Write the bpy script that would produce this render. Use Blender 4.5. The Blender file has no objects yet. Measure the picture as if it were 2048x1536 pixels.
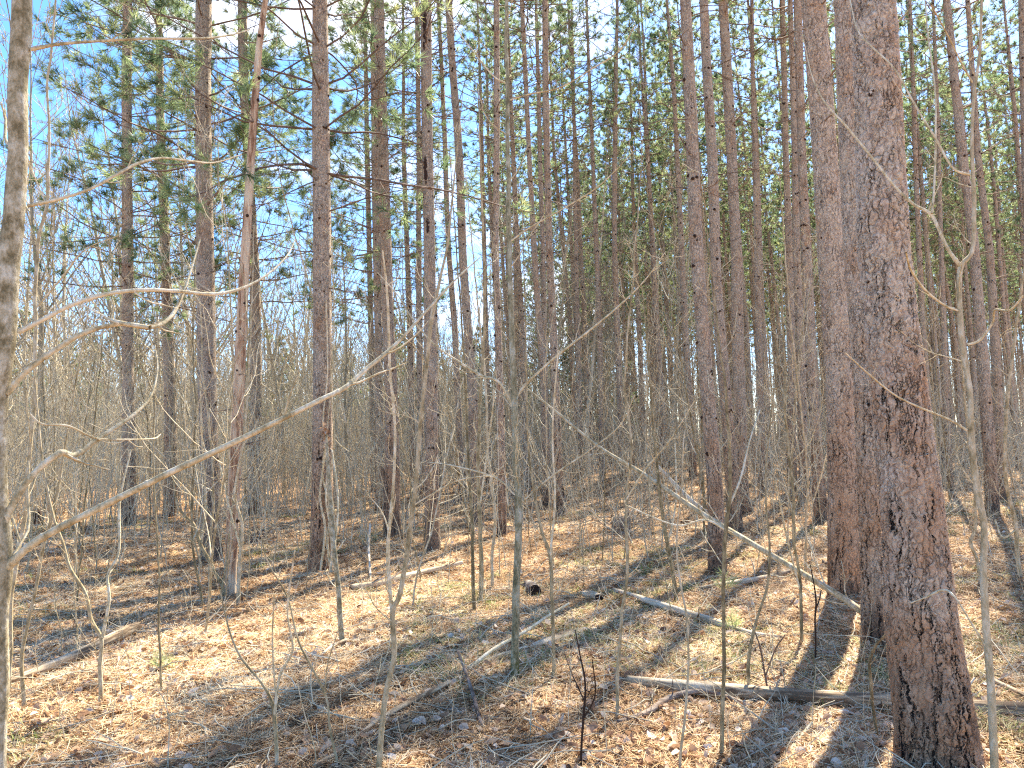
import bpy, math
import numpy as np
from mathutils import Vector, Matrix, Quaternion
R = math.radians
sc = bpy.context.scene
COL = sc.collection

# ------------------------------------------------------------------ camera
FPX, CX, CY = 1540.0, 1024.0, 768.0          # focal length and centre in photo pixels (2048 x 1536)
PITCH, ROLL, CAMH = R(4.0), R(1.5), 1.6
FW = np.array([0, math.cos(PITCH), math.sin(PITCH)])
R0 = np.array([1.0, 0, 0]); U0 = np.cross(R0, FW)
RT = R0*math.cos(ROLL) - U0*math.sin(ROLL)
UP = U0*math.cos(ROLL) + R0*math.sin(ROLL)
cam = bpy.data.cameras.new('camera'); co = bpy.data.objects.new('camera', cam); COL.objects.link(co)
M = Matrix(((RT[0], UP[0], -FW[0], 0), (RT[1], UP[1], -FW[1], 0), (RT[2], UP[2], -FW[2], CAMH), (0, 0, 0, 1)))
co.matrix_world = M
cam.lens = FPX/2048*36; cam.sensor_width = 36; cam.clip_start = 0.05; cam.clip_end = 3000
sc.camera = co

# ------------------------------------------------------------------ light
SUN_AZ, SUN_EL = R(29.0), R(48.0)            # azimuth measured clockwise from +Y
w = bpy.data.worlds.new('World'); sc.world = w; w.use_nodes = True
nt = w.node_tree; nt.nodes.clear()
def N(nt, t, **k):
    n = nt.nodes.new(t)
    for a, b in k.items():
        if a == 'ins':
            for i, v in b.items():
                n.inputs[i].default_value = v
        else: setattr(n, a, b)
    return n
def L(nt, a, b): nt.links.new(a, b)
out = N(nt, 'ShaderNodeOutputWorld'); bg = N(nt, 'ShaderNodeBackground', ins={1: 0.125})
sky = N(nt, 'ShaderNodeTexSky', sky_type='NISHITA', sun_disc=False, sun_elevation=SUN_EL, sun_rotation=SUN_AZ,
        air_density=0.8, dust_density=0.3, ozone_density=4.0)
tc = N(nt, 'ShaderNodeTexCoord')
mp = N(nt, 'ShaderNodeMapping'); mp.inputs['Scale'].default_value = (1.0, 1.0, 2.4); mp.inputs['Location'].default_value = (1.9, 0.55, 0.9)
n1 = N(nt, 'ShaderNodeTexNoise', ins={'Scale': 2.6, 'Detail': 9.0, 'Roughness': 0.55, 'Distortion': 0.2})
cr = N(nt, 'ShaderNodeValToRGB'); cr.color_ramp.elements[0].position = 0.52; cr.color_ramp.elements[1].position = 0.70
mix = N(nt, 'ShaderNodeMix', data_type='RGBA'); mix.inputs['B'].default_value = (5.0, 4.8, 4.6, 1)
L(nt, tc.outputs['Generated'], mp.inputs['Vector']); L(nt, mp.outputs[0], n1.inputs['Vector']); 
dt = N(nt, 'ShaderNodeVectorMath', operation='DOT_PRODUCT'); L(nt, tc.outputs['Generated'], dt.inputs[0])
dt.inputs[1].default_value = (math.sin(R(-7))*math.cos(R(15)), math.cos(R(-7))*math.cos(R(15)), math.sin(R(15)))
mr = N(nt, 'ShaderNodeMapRange', interpolation_type='SMOOTHSTEP', ins={'From Min': .89, 'From Max': 1.0, 'To Min': -.03, 'To Max': .06}); L(nt, dt.outputs['Value'], mr.inputs[0])
ad = N(nt, 'ShaderNodeMath', operation='ADD'); L(nt, n1.outputs['Fac'], ad.inputs[0]); L(nt, mr.outputs[0], ad.inputs[1]); L(nt, ad.outputs[0], cr.inputs[0])
L(nt, cr.outputs[0], mix.inputs['Factor']); hs_ = N(nt, 'ShaderNodeHueSaturation', ins={'Saturation': 1.18, 'Value': .88}); L(nt, sky.outputs[0], hs_.inputs['Color']); L(nt, hs_.outputs[0], mix.inputs['A']); L(nt, mix.outputs['Result'], bg.inputs[0]); L(nt, bg.outputs[0], out.inputs[0])
sun = bpy.data.lights.new('sun', 'SUN'); sun.energy = 5.0; sun.angle = R(0.53); sun.color = (1.0, 0.90, 0.72)
so = bpy.data.objects.new('sun', sun); COL.objects.link(so)
sdir = Vector((math.sin(SUN_AZ)*math.cos(SUN_EL), math.cos(SUN_AZ)*math.cos(SUN_EL), math.sin(SUN_EL)))
so.rotation_euler = sdir.to_track_quat('Z', 'Y').to_euler(); so.location = (0, 0, 30)
sc.view_settings.view_transform = 'Standard'; sc.view_settings.look = 'None'; sc.view_settings.gamma = 1
sc.view_settings.exposure = 2.12
sc.cycles.max_bounces = 5; sc.cycles.diffuse_bounces = 4; sc.cycles.use_denoising = False; sc.cycles.filter_width = 1.25

# ------------------------------------------------------------------ numeric helpers
rng = np.random.default_rng(7)
_T = np.random.default_rng(3).random((256, 256))
def vn(x, y, s, seed=0):
    x = np.asarray(x, float)/s + seed*17.3; y = np.asarray(y, float)/s + seed*9.1
    i = np.floor(x).astype(int); j = np.floor(y).astype(int); u = x-i; v = y-j
    u = u*u*(3-2*u); v = v*v*(3-2*v)
    g = lambda a, b: _T[a % 256, b % 256]
    return (g(i, j)*(1-u)+g(i+1, j)*u)*(1-v) + (g(i, j+1)*(1-u)+g(i+1, j+1)*u)*v - 0.5
def terrain(x, y):
    x = np.asarray(x, float); y = np.asarray(y, float)
    h = 0.42*np.exp(-(((x-3.4)/5.5)**2 + ((y-25)/5)**2)) + 0.16*vn(x, y, 3.1, 1) + 0.07*vn(x, y, 1.1, 2)
    return h + 0.35*vn(x, y, 14, 5)*np.clip((y-10)/10, 0, 1)
def fine(x, y):
    return 0.05*vn(x, y, .35, 3) + 0.04*vn(x, y, .13, 4) + 0.024*vn(x, y, .05, 6)
def ray(px, py):
    return FW + RT*(px-CX)/FPX + UP*(CY-py)/FPX
C0 = np.array([0, 0, CAMH])
def ground(px, py):
    d = ray(px, py); t = 1.0
    while t < 200:
        p = C0 + d*t
        if p[2] < terrain(p[0], p[1]): break
        t += 0.01 + t*0.002
    return np.array([p[0], p[1], float(terrain(p[0], p[1]))])
def at(px, py, Y):                            # the point seen at that pixel, at Y metres north of the camera
    d = ray(px, py); return C0 + d*(Y/d[1])
def pxw(wpx, Y): return wpx*Y/FPX

def unit(v): return v/np.maximum(np.linalg.norm(v, axis=-1, keepdims=True), 1e-9)
def tubes(P, Rr, S=3):
    P = np.asarray(P, float); Rr = np.asarray(Rr, float); n, K, _ = P.shape
    t = unit(np.gradient(P, axis=1)); m = unit(P[:, -1]-P[:, 0])
    ref = np.where(np.abs(m[:, 2:3]) < .8, np.array([[0, 0, 1.]]), np.array([[1., 0, 0]]))[:, None]
    a = unit(np.cross(t, np.broadcast_to(ref, t.shape))); b = np.cross(t, a)
    th = np.arange(S)*2*np.pi/S
    V = P[:, :, None] + Rr[:, :, None, None]*(a[:, :, None]*np.cos(th)[None, None, :, None] + b[:, :, None]*np.sin(th)[None, None, :, None])
    i = np.arange(n)[:, None, None]*K*S + np.arange(K-1)[None, :, None]*S
    s = np.arange(S)[None, None]; s2 = (s+1) % S
    q = np.stack([i+s, i+s2, i+S+s2, i+S+s], -1).reshape(-1, 4)
    return V.reshape(-1, 3), q
class MB:
    def __init__(s): s.v = []; s.q = []; s.t = []; s.n = 0; s.qm = []; s.tm = []; s.r = []
    def add(s, V, q=None, t=None, m=0, rnd=None):
        V = np.asarray(V, float).reshape(-1, 3)
        if q is not None and len(q): s.q.append(np.asarray(q)+s.n); s.qm.append(np.full(len(q), m))
        if t is not None and len(t): s.t.append(np.asarray(t)+s.n); s.tm.append(np.full(len(t), m))
        s.r.append(np.zeros(len(V)) if rnd is None else rnd); s.v.append(V); s.n += len(V)
    def tubes(s, P, Rr, S=3, m=0, rnd=None):
        V, q = tubes(P, Rr, S); s.add(V, q, m=m, rnd=None if rnd is None else np.repeat(rnd, len(V)//len(rnd)))
    def mesh(s, name, mats, smooth=True, rnd=False, origin=None):
        me = bpy.data.meshes.new(name); V = np.concatenate(s.v) if s.v else np.zeros((0, 3))
        if origin is not None: V = V-np.asarray(origin)
        Q = np.concatenate(s.q) if s.q else np.zeros((0, 4), int); T = np.concatenate(s.t) if s.t else np.zeros((0, 3), int)
        me.vertices.add(len(V)); me.vertices.foreach_set('co', V.astype(np.float32).ravel())
        me.loops.add(Q.size+T.size); me.loops.foreach_set('vertex_index', np.concatenate([Q.ravel(), T.ravel()]).astype(np.int32))
        me.polygons.add(len(Q)+len(T))
        me.polygons.foreach_set('loop_start', np.concatenate([np.arange(len(Q))*4, len(Q)*4+np.arange(len(T))*3]).astype(np.int32))
        me.polygons.foreach_set('material_index', np.concatenate(s.qm+s.tm).astype(np.int32))
        me.polygons.foreach_set('use_smooth', np.full(len(Q)+len(T), smooth))
        for m in (mats if isinstance(mats, (list, tuple)) else [mats]): me.materials.append(m)
        me.update(calc_edges=True)
        if rnd:
            a = me.attributes.new('rnd', 'FLOAT', 'POINT'); a.data.foreach_set('value', np.concatenate(s.r).astype(np.float32))
        return me
def grow(base, d, length, K, wig, up, r):
    n = len(base); P = np.zeros((n, K, 3)); P[:, 0] = base; d = unit(d).copy(); st = (np.asarray(length)/(K-1)).reshape(-1, 1)
    for k in range(1, K):
        P[:, k] = P[:, k-1] + d*st
        d = unit(d + r.normal(size=(n, 3))*wig + np.array([0, 0, up]))
    return P
def spawn(P, Rr, Mc, t0, t1, lf, ang, K, wig, up, r, rs=.55, zflat=1.0, even=False):
    n, Kp, _ = P.shape; tt = r.uniform(t0, t1, (n, Mc))
    if even: tt = t0+(t1-t0)*(np.arange(Mc)[None]+r.uniform(.2, .8, (n, Mc)))/Mc
    f = tt*(Kp-1); i = np.minimum(f.astype(int), Kp-2); u = f-i; I = np.arange(n)[:, None]
    pos = P[I, i]*(1-u[..., None]) + P[I, i+1]*u[..., None]; rad = Rr[I, i]*(1-u)+Rr[I, i+1]*u
    tg = unit(P[I, i+1]-P[I, i]); pr = r.normal(size=tg.shape); pr[..., 2] *= zflat
    pr = unit(pr - tg*np.sum(pr*tg, -1, keepdims=True)); a = np.radians(r.normal(ang, 8, (n, Mc)))[..., None]
    d = tg*np.cos(a)+pr*np.sin(a); L0 = np.linalg.norm(P[:, -1]-P[:, 0], axis=1)[:, None]
    ln = L0*lf*(1.15-tt*.8)*r.uniform(.6, 1.25, (n, Mc))
    Q = grow(pos.reshape(-1, 3), d.reshape(-1, 3), ln.ravel(), K, wig, up, r)
    r0 = (rad*rs).reshape(-1, 1); RR = r0*np.linspace(1, .35, K)[None]
    return Q, RR
def spline(pts, K):                            # Catmull-Rom through rows of any dimension
    p = np.asarray(pts, float)
    if len(p) == 2: return p[0]+(p[1]-p[0])*np.linspace(0, 1, K)[:, None]
    p = np.vstack([2*p[0]-p[1], p, 2*p[-1]-p[-2]]); n = len(p)-3
    o = []
    for t in np.linspace(0, n, K):
        i = min(int(t), n-1); u = t-i; a, b, c, d = p[i:i+4]
        o.append(.5*((2*b)+(c-a)*u+(2*a-5*b+4*c-d)*u*u+(3*b-a-3*c+d)*u**3))
    return np.array(o)

# ------------------------------------------------------------------ objects
def obj(name, me, parent=None, loc=None):
    o = bpy.data.objects.new(name, me); COL.objects.link(o)
    if parent is not None: o.parent = parent
    if loc is not None: o.location = loc
    return o
def tag(o, label, cat, group=None, kind=None):
    if label: o['label'] = label
    if cat: o['category'] = cat
    if group: o['group'] = group
    if kind: o['kind'] = kind
    return o
def thing(name, label, cat, loc, group=None):
    o = obj(name, None, loc=tuple(loc)); o.empty_display_size = .2
    return tag(o, label, cat, group)

# ------------------------------------------------------------------ materials
def mat(name, rough=.85):
    m = bpy.data.materials.new(name); m.use_nodes = True; t = m.node_tree; b = t.nodes['Principled BSDF']
    b.inputs['Roughness'].default_value = rough; b.inputs['Specular IOR Level'].default_value = .25
    return m, t, b
def ramp(t, fac, stops):
    n = N(t, 'ShaderNodeValToRGB'); e = n.color_ramp.elements
    while len(e) < len(stops): e.new(.5)
    for k, (p, c) in enumerate(stops):
        e[k].position = p; e[k].color = (*c, 1) if not isinstance(c, float) else (c, c, c, 1)
    L(t, fac, n.inputs[0]); return n.outputs[0]
def mixc(t, f, a, b, mode='MIX'):
    n = N(t, 'ShaderNodeMix', data_type='RGBA', blend_type=mode)
    for k, v in (('Factor', f), ('A', a), ('B', b)):
        if isinstance(v, (int, float)): n.inputs[k].default_value = v
        elif isinstance(v, tuple): n.inputs[k].default_value = (*v, 1)
        else: L(t, v, n.inputs[k])
    return n.outputs['Result']
def math_(t, op, a, b=0.0, c=0.0):
    n = N(t, 'ShaderNodeMath', operation=op)
    for k, v in enumerate((a, b, c)):
        if isinstance(v, (int, float)): n.inputs[k].default_value = v
        else: L(t, v, n.inputs[k])
    return n.outputs[0]
def noise(t, vec, scale, detail=3, rough=.55, dist=0.0):
    n = N(t, 'ShaderNodeTexNoise', ins={'Scale': scale, 'Detail': detail, 'Roughness': rough, 'Distortion': dist}); L(t, vec, n.inputs['Vector']); return n
def mapping(t, vec, s, loc=(0, 0, 0)):
    n = N(t, 'ShaderNodeMapping'); n.inputs['Scale'].default_value = s; n.inputs['Location'].default_value = loc; L(t, vec, n.inputs['Vector']); return n.outputs[0]
def objvec(t, k=7.0):
    tc = N(t, 'ShaderNodeTexCoord'); oi = N(t, 'ShaderNodeObjectInfo'); a = N(t, 'ShaderNodeVectorMath', operation='ADD')
    m = math_(t, 'MULTIPLY', oi.outputs['Random'], k); L(t, tc.outputs['Object'], a.inputs[0]); L(t, m, a.inputs[1]); return a.outputs[0], tc, oi
def bump(t, b, h, strength=.6, dist=.02):
    n = N(t, 'ShaderNodeBump', ins={'Strength': strength, 'Distance': dist}); L(t, h, n.inputs['Height']); L(t, n.outputs[0], b.inputs['Normal'])

def pine_bark(name, near=False, sc_=1.0):
    m, t, b = mat(name, .9); v, tc, oi = objvec(t)
    wv = noise(t, v, 15*sc_, 4, .65); wo = N(t, 'ShaderNodeVectorMath', operation='MULTIPLY_ADD')
    L(t, wv.outputs['Color'], wo.inputs[0]); wo.inputs[1].default_value = (.075, .075, .09); L(t, v, wo.inputs[2]); wv = wo.outputs[0]
    s1 = mapping(t, wv, (1, 1, .38))
    v1 = N(t, 'ShaderNodeTexVoronoi', feature='DISTANCE_TO_EDGE', ins={'Scale': 33*sc_}); L(t, s1, v1.inputs['Vector'])
    c1 = N(t, 'ShaderNodeTexVoronoi', feature='F1', ins={'Scale': 33*sc_}); L(t, s1, c1.inputs['Vector'])
    s2 = mapping(t, wv, (1, 1, .6), (3, 1, 2))
    v2 = N(t, 'ShaderNodeTexVoronoi', feature='F1', ins={'Scale': 70*sc_}); L(t, s2, v2.inputs['Vector'])
    gate = noise(t, v, 7, 3).outputs['Fac']
    crk = ramp(t, v1.outputs[0], [(0.0, 1.0), (.075, 0.0)])                       # 1 in the crack
    crk = math_(t, 'MULTIPLY', crk, ramp(t, gate, [(.44, .08), (.62, .9)]))
    rd = noise(t, mapping(t, wv, (1, 1, .24), (4, 2, 1)), 30*sc_, 3, .5).outputs['Fac']
    crk = math_(t, 'MAXIMUM', crk, math_(t, 'MULTIPLY', ramp(t, math_(t, 'ABSOLUTE', math_(t, 'SUBTRACT', rd, .5)), [(.0, 1.0), (.022, 0.0)]), ramp(t, noise(t, v, 11, 3).outputs['Fac'], [(.42, 0.0), (.55, 1.0)])))
    sf = mapping(t, wv, (1, 1, .075)); nf = noise(t, sf, 19*sc_, 2, .45).outputs['Fac']
    fz = math_(t, 'ABSOLUTE', math_(t, 'SUBTRACT', nf, .47))
    sep = N(t, 'ShaderNodeSeparateXYZ'); L(t, tc.outputs['Object'], sep.inputs[0])
    low = ramp(t, math_(t, 'DIVIDE', sep.outputs[2], 4.0), [(0.0, 1.0), (.25, .6), (.6, .25), (1.0, .12)])
    fis = math_(t, 'LESS_THAN', fz, math_(t, 'MULTIPLY', low, .024))
    fis = math_(t, 'MULTIPLY', fis, math_(t, 'GREATER_THAN', math_(t, 'ADD', noise(t, mapping(t, v, (1, 1, .5)), 7, 3).outputs['Fac'], math_(t, 'MULTIPLY', low, .10)), .51))
    fine_ = noise(t, mapping(t, wv, (1, 1, .5)), 90*sc_, 4, .65).outputs['Fac']
    seps = N(t, 'ShaderNodeSeparateColor'); L(t, c1.outputs['Color'], seps.inputs[0])
    patch = noise(t, mapping(t, v, (1, 1, .6)), 4.5, 4, .6).outputs['Fac']
    pm = math_(t, 'ADD', patch, math_(t, 'MULTIPLY', math_(t, 'SUBTRACT', seps.outputs[0], .5), .13))
    col = ramp(t, pm, [(.34, (.58, .49, .37)), (.50, (.57, .455, .32)), (.60, (.54, .39, .255)), (.72, (.50, .30, .16))])
    col = mixc(t, ramp(t, seps.outputs[1], [(.3, 0.0), (.9, .4)]), col, (.64, .54, .45))
    col = mixc(t, ramp(t, fine_, [(.36, .75), (.56, 0.0)]), col, (.22, .145, .105))
    col = mixc(t, math_(t, 'MULTIPLY', ramp(t, v2.outputs['Distance'], [(.45, 0.0), (.8, 1.0)]), .45), col, (.26, .17, .13))
    base = math_(t, 'MULTIPLY', ramp(t, math_(t, 'DIVIDE', sep.outputs[2], 1.0), [(0.0, 1.0), (.2, .8), (.65, 0.0)]), ramp(t, noise(t, v, 6, 4).outputs['Fac'], [(.40, .1), (.6, .9)]))
    lw = math_(t, 'MULTIPLY', ramp(t, math_(t, 'DIVIDE', sep.outputs[2], 2.4), [(0.0, 1.0), (.35, .7), (1.0, 0.0)]), ramp(t, patch, [(.34, .25), (.56, .95)]))
    col = mixc(t, lw, col, (.37, .205, .11))
    col = mixc(t, base, col, (.085, .06, .045))
    col = mixc(t, math_(t, 'MULTIPLY', crk, .85), col, (.05, .03, .025))
    col = mixc(t, fis, col, (.022, .016, .014))
    col = mixc(t, ramp(t, math_(t, 'FRACT', math_(t, 'MULTIPLY', oi.outputs['Random'], 7.31)), [(.0, 0.0), (.5, .12), (1.0, .55)]), col, mixc(t, .5, col, (.30, .27, .22)))
    L(t, col, b.inputs['Base Color'])
    h = math_(t, 'MULTIPLY', math_(t, 'MINIMUM', v1.outputs[0], .22), 3.2)
    h = math_(t, 'ADD', h, math_(t, 'MULTIPLY', seps.outputs[2], .45))
    h = math_(t, 'ADD', h, math_(t, 'MULTIPLY', fine_, .5))
    h = math_(t, 'SUBTRACT', h, math_(t, 'MULTIPLY', v2.outputs['Distance'], .35))
    h = math_(t, 'SUBTRACT', h, math_(t, 'MULTIPLY', fis, 1.3))
    h = math_(t, 'SUBTRACT', h, math_(t, 'MULTIPLY', crk, .5))
    if near:
        d = N(t, 'ShaderNodeDisplacement', ins={'Scale': .0085, 'Midlevel': .6}); L(t, h, d.inputs['Height'])
        L(t, d.outputs[0], t.nodes['Material Output'].inputs['Displacement']); m.displacement_method = 'BOTH'
    else: bump(t, b, h, .9, .012)
    return m
M_MOSS = None
def simple_bark(name, stops, sc_=12, zs=.3, bs=.5, moss=False, rv=.25):
    m, t, b = mat(name); v, tc, oi = objvec(t)
    n = noise(t, mapping(t, v, (1, 1, zs)), sc_, 5, .65).outputs['Fac']; n2 = noise(t, mapping(t, v, (1, 1, zs*.6)), sc_*7, 3, .6).outputs['Fac']
    f = math_(t, 'ADD', n, math_(t, 'MULTIPLY', math_(t, 'SUBTRACT', n2, .5), .4))
    f = math_(t, 'ADD', f, math_(t, 'MULTIPLY', math_(t, 'SUBTRACT', oi.outputs['Random'], .5), rv))
    col = ramp(t, f, stops)
    if moss:
        sep = N(t, 'ShaderNodeSeparateXYZ'); L(t, tc.outputs['Object'], sep.inputs[0])
        mm = math_(t, 'MULTIPLY', ramp(t, sep.outputs[2], [(.06, 1.0), (.16, 0.0)]), ramp(t, noise(t, v, 25).outputs['Fac'], [(.4, 0.0), (.5, 1.0)]))
        col = mixc(t, mm, col, (.06, .065, .012))
    L(t, col, b.inputs['Base Color']); bump(t, b, f, bs, .006); return m
M_PINE = pine_bark('pine_bark'); M_PINE_NEAR = pine_bark('pine_bark_near', True)
M_KNOT = mat('branch_scar')[0]; M_KNOT.node_tree.nodes['Principled BSDF'].inputs['Base Color'].default_value = (.035, .018, .012, 1)
M_LIMB = simple_bark('pine_limb_bark', [(.3, (.10, .07, .055)), (.6, (.22, .15, .11)), (.8, (.3, .22, .17))])
M_SAP = simple_bark('sapling_bark', [(.30, (.13, .095, .045)), (.46, (.29, .225, .12)), (.60, (.43, .345, .215)), (.76, (.56, .49, .36))], 22, .5)
M_SAPM = simple_bark('mossy_sapling_bark', [(.34, (.10, .09, .045)), (.46, (.22, .19, .11)), (.56, (.33, .30, .20)), (.68, (.45, .42, .34))], 18, .5, .7, moss=True, rv=.05)
M_SAPN = simple_bark('grey_sapling_bark', [(.34, (.14, .11, .055)), (.46, (.27, .22, .13)), (.56, (.38, .325, .22)), (.68, (.52, .47, .36))], 26, .8, .8, moss=False, rv=.05)
M_BR = simple_bark('branch_bark', [(.32, (.26, .20, .10)), (.48, (.50, .41, .25)), (.68, (.70, .62, .47))], 26, .8, rv=.1)
M_TW = simple_bark('brush_bark', [(.2, (.19, .165, .11)), (.5, (.37, .33, .24)), (.75, (.56, .51, .39))], .5, .5)
M_DEAD = simple_bark('weathered_wood', [(.36, (.13, .085, .05)), (.44, (.36, .27, .17)), (.54, (.50, .41, .29)), (.68, (.62, .56, .46))], 11, .10, .8)
M_GREY = simple_bark('decayed_bark', [(.35, (.05, .035, .025)), (.5, (.18, .13, .10)), (.68, (.33, .28, .23))], 14, .4, .9)
M_SNAG = simple_bark('bare_snag_wood', [(.36, (.2, .10, .055)), (.46, (.42, .27, .17)), (.55, (.54, .40, .27)), (.66, (.62, .52, .38))], 14, .14, 1.0, rv=.02)

def attr_mat(name, stops, rough=.8, trans=0.0):
    m, t, b = mat(name, rough); a = N(t, 'ShaderNodeAttribute', attribute_name='rnd'); c = ramp(t, a.outputs['Fac'], stops); L(t, c, b.inputs['Base Color'])
    if trans:
        o = t.nodes['Material Output']; tr = N(t, 'ShaderNodeBsdfTranslucent'); L(t, c, tr.inputs[0]); mx = N(t, 'ShaderNodeMixShader', ins={0: trans})
        L(t, b.outputs[0], mx.inputs[1]); L(t, tr.outputs[0], mx.inputs[2]); L(t, mx.outputs[0], o.inputs[0])
    return m
M_NEEDLE = attr_mat('pine_needles', [(0.0, (.07, .12, .07)), (.3, (.16, .235, .115)), (.62, (.31, .39, .18)), (1.0, (.48, .48, .22))], .4, .58)
M_LITTER = attr_mat('needle_litter', [(0.0, (.05, .027, .015)), (.22, (.28, .15, .07)), (.48, (.54, .335, .16)), (.72, (.73, .54, .31)), (1.0, (.82, .73, .53))], .7, .15)
M_LEAF = attr_mat('dead_leaves', [(0.0, (.07, .035, .02)), (.35, (.30, .16, .085)), (.6, (.50, .33, .20)), (.85, (.60, .48, .37)), (1.0, (.72, .66, .58))], .7, .25)
M_GRASS = attr_mat('grass_blades', [(0.0, (.11, .17, .035)), (.4, (.25, .29, .08)), (.7, (.44, .40, .18)), (1.0, (.62, .52, .32))], .7, .3)
def ground_mat():
    m, t, b = mat('forest_floor', .95); tcx = N(t, 'ShaderNodeTexCoord'); v = tcx.outputs['Object']
    a = noise(t, v, 1.1, 5, .6).outputs['Fac']; f = noise(t, v, 38, 5, .7, .6).outputs['Fac']; g = noise(t, v, 9, 4, .6).outputs['Fac']
    st = noise(t, mapping(t, v, (1, .25, 1)), 60, 3, .6, 1.5).outputs['Fac']
    k = math_(t, 'ADD', math_(t, 'MULTIPLY', f, .6), math_(t, 'MULTIPLY', st, .4)); k = math_(t, 'ADD', k, math_(t, 'MULTIPLY', math_(t, 'SUBTRACT', g, .5), .25))
    col = ramp(t, k, [(.38, (.06, .03, .016)), (.48, (.28, .15, .07)), (.56, (.48, .30, .155)), (.70, (.62, .46, .27))])
    col = mixc(t, ramp(t, a, [(.52, 0.0), (.68, .45)]), col, (.30, .25, .11))
    L(t, col, b.inputs['Base Color']); bump(t, b, k, .8, .02); return m
M_GROUND = ground_mat()

# ------------------------------------------------------------------ ground sheet
def axis(a, s, n): u = np.linspace(-1, 1, n); return np.sinh(u*a)/np.sinh(a)*s
xs = axis(6.5, 500, 861); uy = np.linspace(0, 1, 1000); ys = 3.0+ (np.sinh(uy*6.0)/np.sinh(6.0))*700
ys = np.concatenate([[-300, -60, -12, -3, 0, 1, 1.8, 2.4, 2.8], ys])
X, Y = np.meshgrid(xs, ys); Z = terrain(X, Y) + fine(X, Y)*(np.abs(Y) < 60)
nx, ny = len(xs), len(ys); idx = (np.arange(ny-1)[:, None]*nx+np.arange(nx-1)[None]).reshape(-1, 1)
g = MB(); g.add(np.stack([X, Y, Z], -1), np.concatenate([idx, idx+1, idx+1+nx, idx+nx], 1))
tag(obj('ground', g.mesh('ground', M_GROUND)), None, None, kind='structure')

# ------------------------------------------------------------------ pine templates
def tufts(mb, pos, d, n, ln, wd, r, base_r=None):
    T = len(pos); d = unit(d)
    q = r.normal(size=(T, n, 3)); q = unit(q-d[:, None]*np.sum(q*d[:, None], -1, keepdims=True))
    a = np.radians(r.uniform(8, 82, (T, n)))[..., None]; e = d[:, None]*np.cos(a)+q*np.sin(a)
    s = pos[:, None]-d[:, None]*r.uniform(0, .10, (T, n, 1)); l = ln*r.uniform(.75, 1.15, (T, n, 1))
    side = unit(np.cross(e, r.normal(size=e.shape)))*wd/2
    V = np.stack([s-side, s+side, s+e*l*.6+side*.7+np.array([0, 0, -.004]), s+e*l], 2)
    i = np.arange(T*n)[:, None]*4
    t = np.concatenate([i+np.array([[0, 1, 2]]), i+np.array([[0, 2, 3]])])
    tr = r.beta(2, 2.4, T) if base_r is None else base_r
    mb.add(V, t=t, rnd=np.repeat(np.clip(np.repeat(tr, n)+r.normal(0, .08, T*n), 0, 1), 4))
def crown(seed, z0, H, dead0, nt_, wd, mx, nsec=5, nter=2, step=.42, keep_=.93, nlen=.14):
    r = np.random.default_rng(seed); limb = MB(); nd = MB()
    zs = np.arange(z0, H-.25, step); base = []; dr = []; ln = []; rad = []
    for z in zs:
        u = (z-z0)/(H-z0); k = r.integers(3, 6); a0 = r.uniform(0, 6.28)
        for j in range(k):
            a = a0+j*6.283/k+r.normal(0, .3); el = R(2+50*u+r.normal(0, 8))
            base.append((0, 0, z+r.normal(0, .04))); dr.append((math.cos(a)*math.cos(el), math.sin(a)*math.cos(el), math.sin(el)))
            ln.append((mx*(1-u)**.75*(.75+.25*min(1, u*5+.4))+.35)*r.uniform(.55, 1.15)); rad.append(.013*(1-u)+.006)
    P = grow(np.array(base), np.array(dr), np.array(ln), 8, .12, .06, r); RR = np.array(rad)[:, None]*np.linspace(1, .3, 8)
    limb.tubes(P, RR, 4)
    Q, RQ = spawn(P, RR, nsec, .28, 1, .42, 42, 5, .22, .10, r, .55, .5); limb.tubes(Q, np.maximum(RQ, wd*.45), 3)
    Q2, RQ2 = spawn(Q, RQ, nter, .25, .95, .55, 40, 4, .22, .12, r, .7); limb.tubes(Q2, np.maximum(RQ2, wd*.4), 3)
    ends = np.concatenate([P[:, -1], Q[:, -1], Q2[:, -1]]); dd = np.concatenate([P[:, -1]-P[:, -2], Q[:, -1]-Q[:, -2], Q2[:, -1]-Q2[:, -2]])
    keep = r.random(len(ends)) < keep_
    tufts(nd, ends[keep], dd[keep]+np.array([0, 0, .01]), nt_, nlen, wd, r)
    if dead0 < z0:                                                               # bare dead limbs under the live crown
        zz = np.repeat(np.arange(dead0, z0, .45), 3); n = len(zz); a = r.uniform(0, 6.28, n); el = R(10)+r.normal(0, .25, n)
        b = np.stack([zz*0, zz*0, zz+r.normal(0, .05, n)], 1); dv = np.stack([np.cos(a)*np.cos(el), np.sin(a)*np.cos(el), np.sin(el)], 1)
        l = r.uniform(.3, 1.9, n)*np.clip((zz-dead0)/(z0-dead0)+.35, .3, 1)
        D = grow(b, dv, l, 7, .13, .01, r); RD = np.full((n, 1), .011)*np.linspace(1, .35, 7); limb.tubes(D, RD, 3)
        E, RE = spawn(D, RD, 3, .25, 1, .4, 48, 4, .25, .05, r, .6); limb.tubes(E, RE, 3)
    return limb.mesh('limbs', M_LIMB), nd.mesh('crown', M_NEEDLE, smooth=False, rnd=True)
H = 19.0
NEAR_EDGE = [crown(100+i, 5.2, H, 3.2, 34, .008, 2.6, 6, 2, .55, .92, .17) for i in range(3)]
NEAR_IN = [crown(200+i, 10.6, H, 4.6, 22, .010, 1.5, 4, 2, .65, .5, .15) for i in range(4)]
FAR_IN = [crown(300+i, 8.0+.6*i, H, 4.4, 20, .017, 1.8, 4, 2, .52, .85, .17) for i in range(5)]
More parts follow.
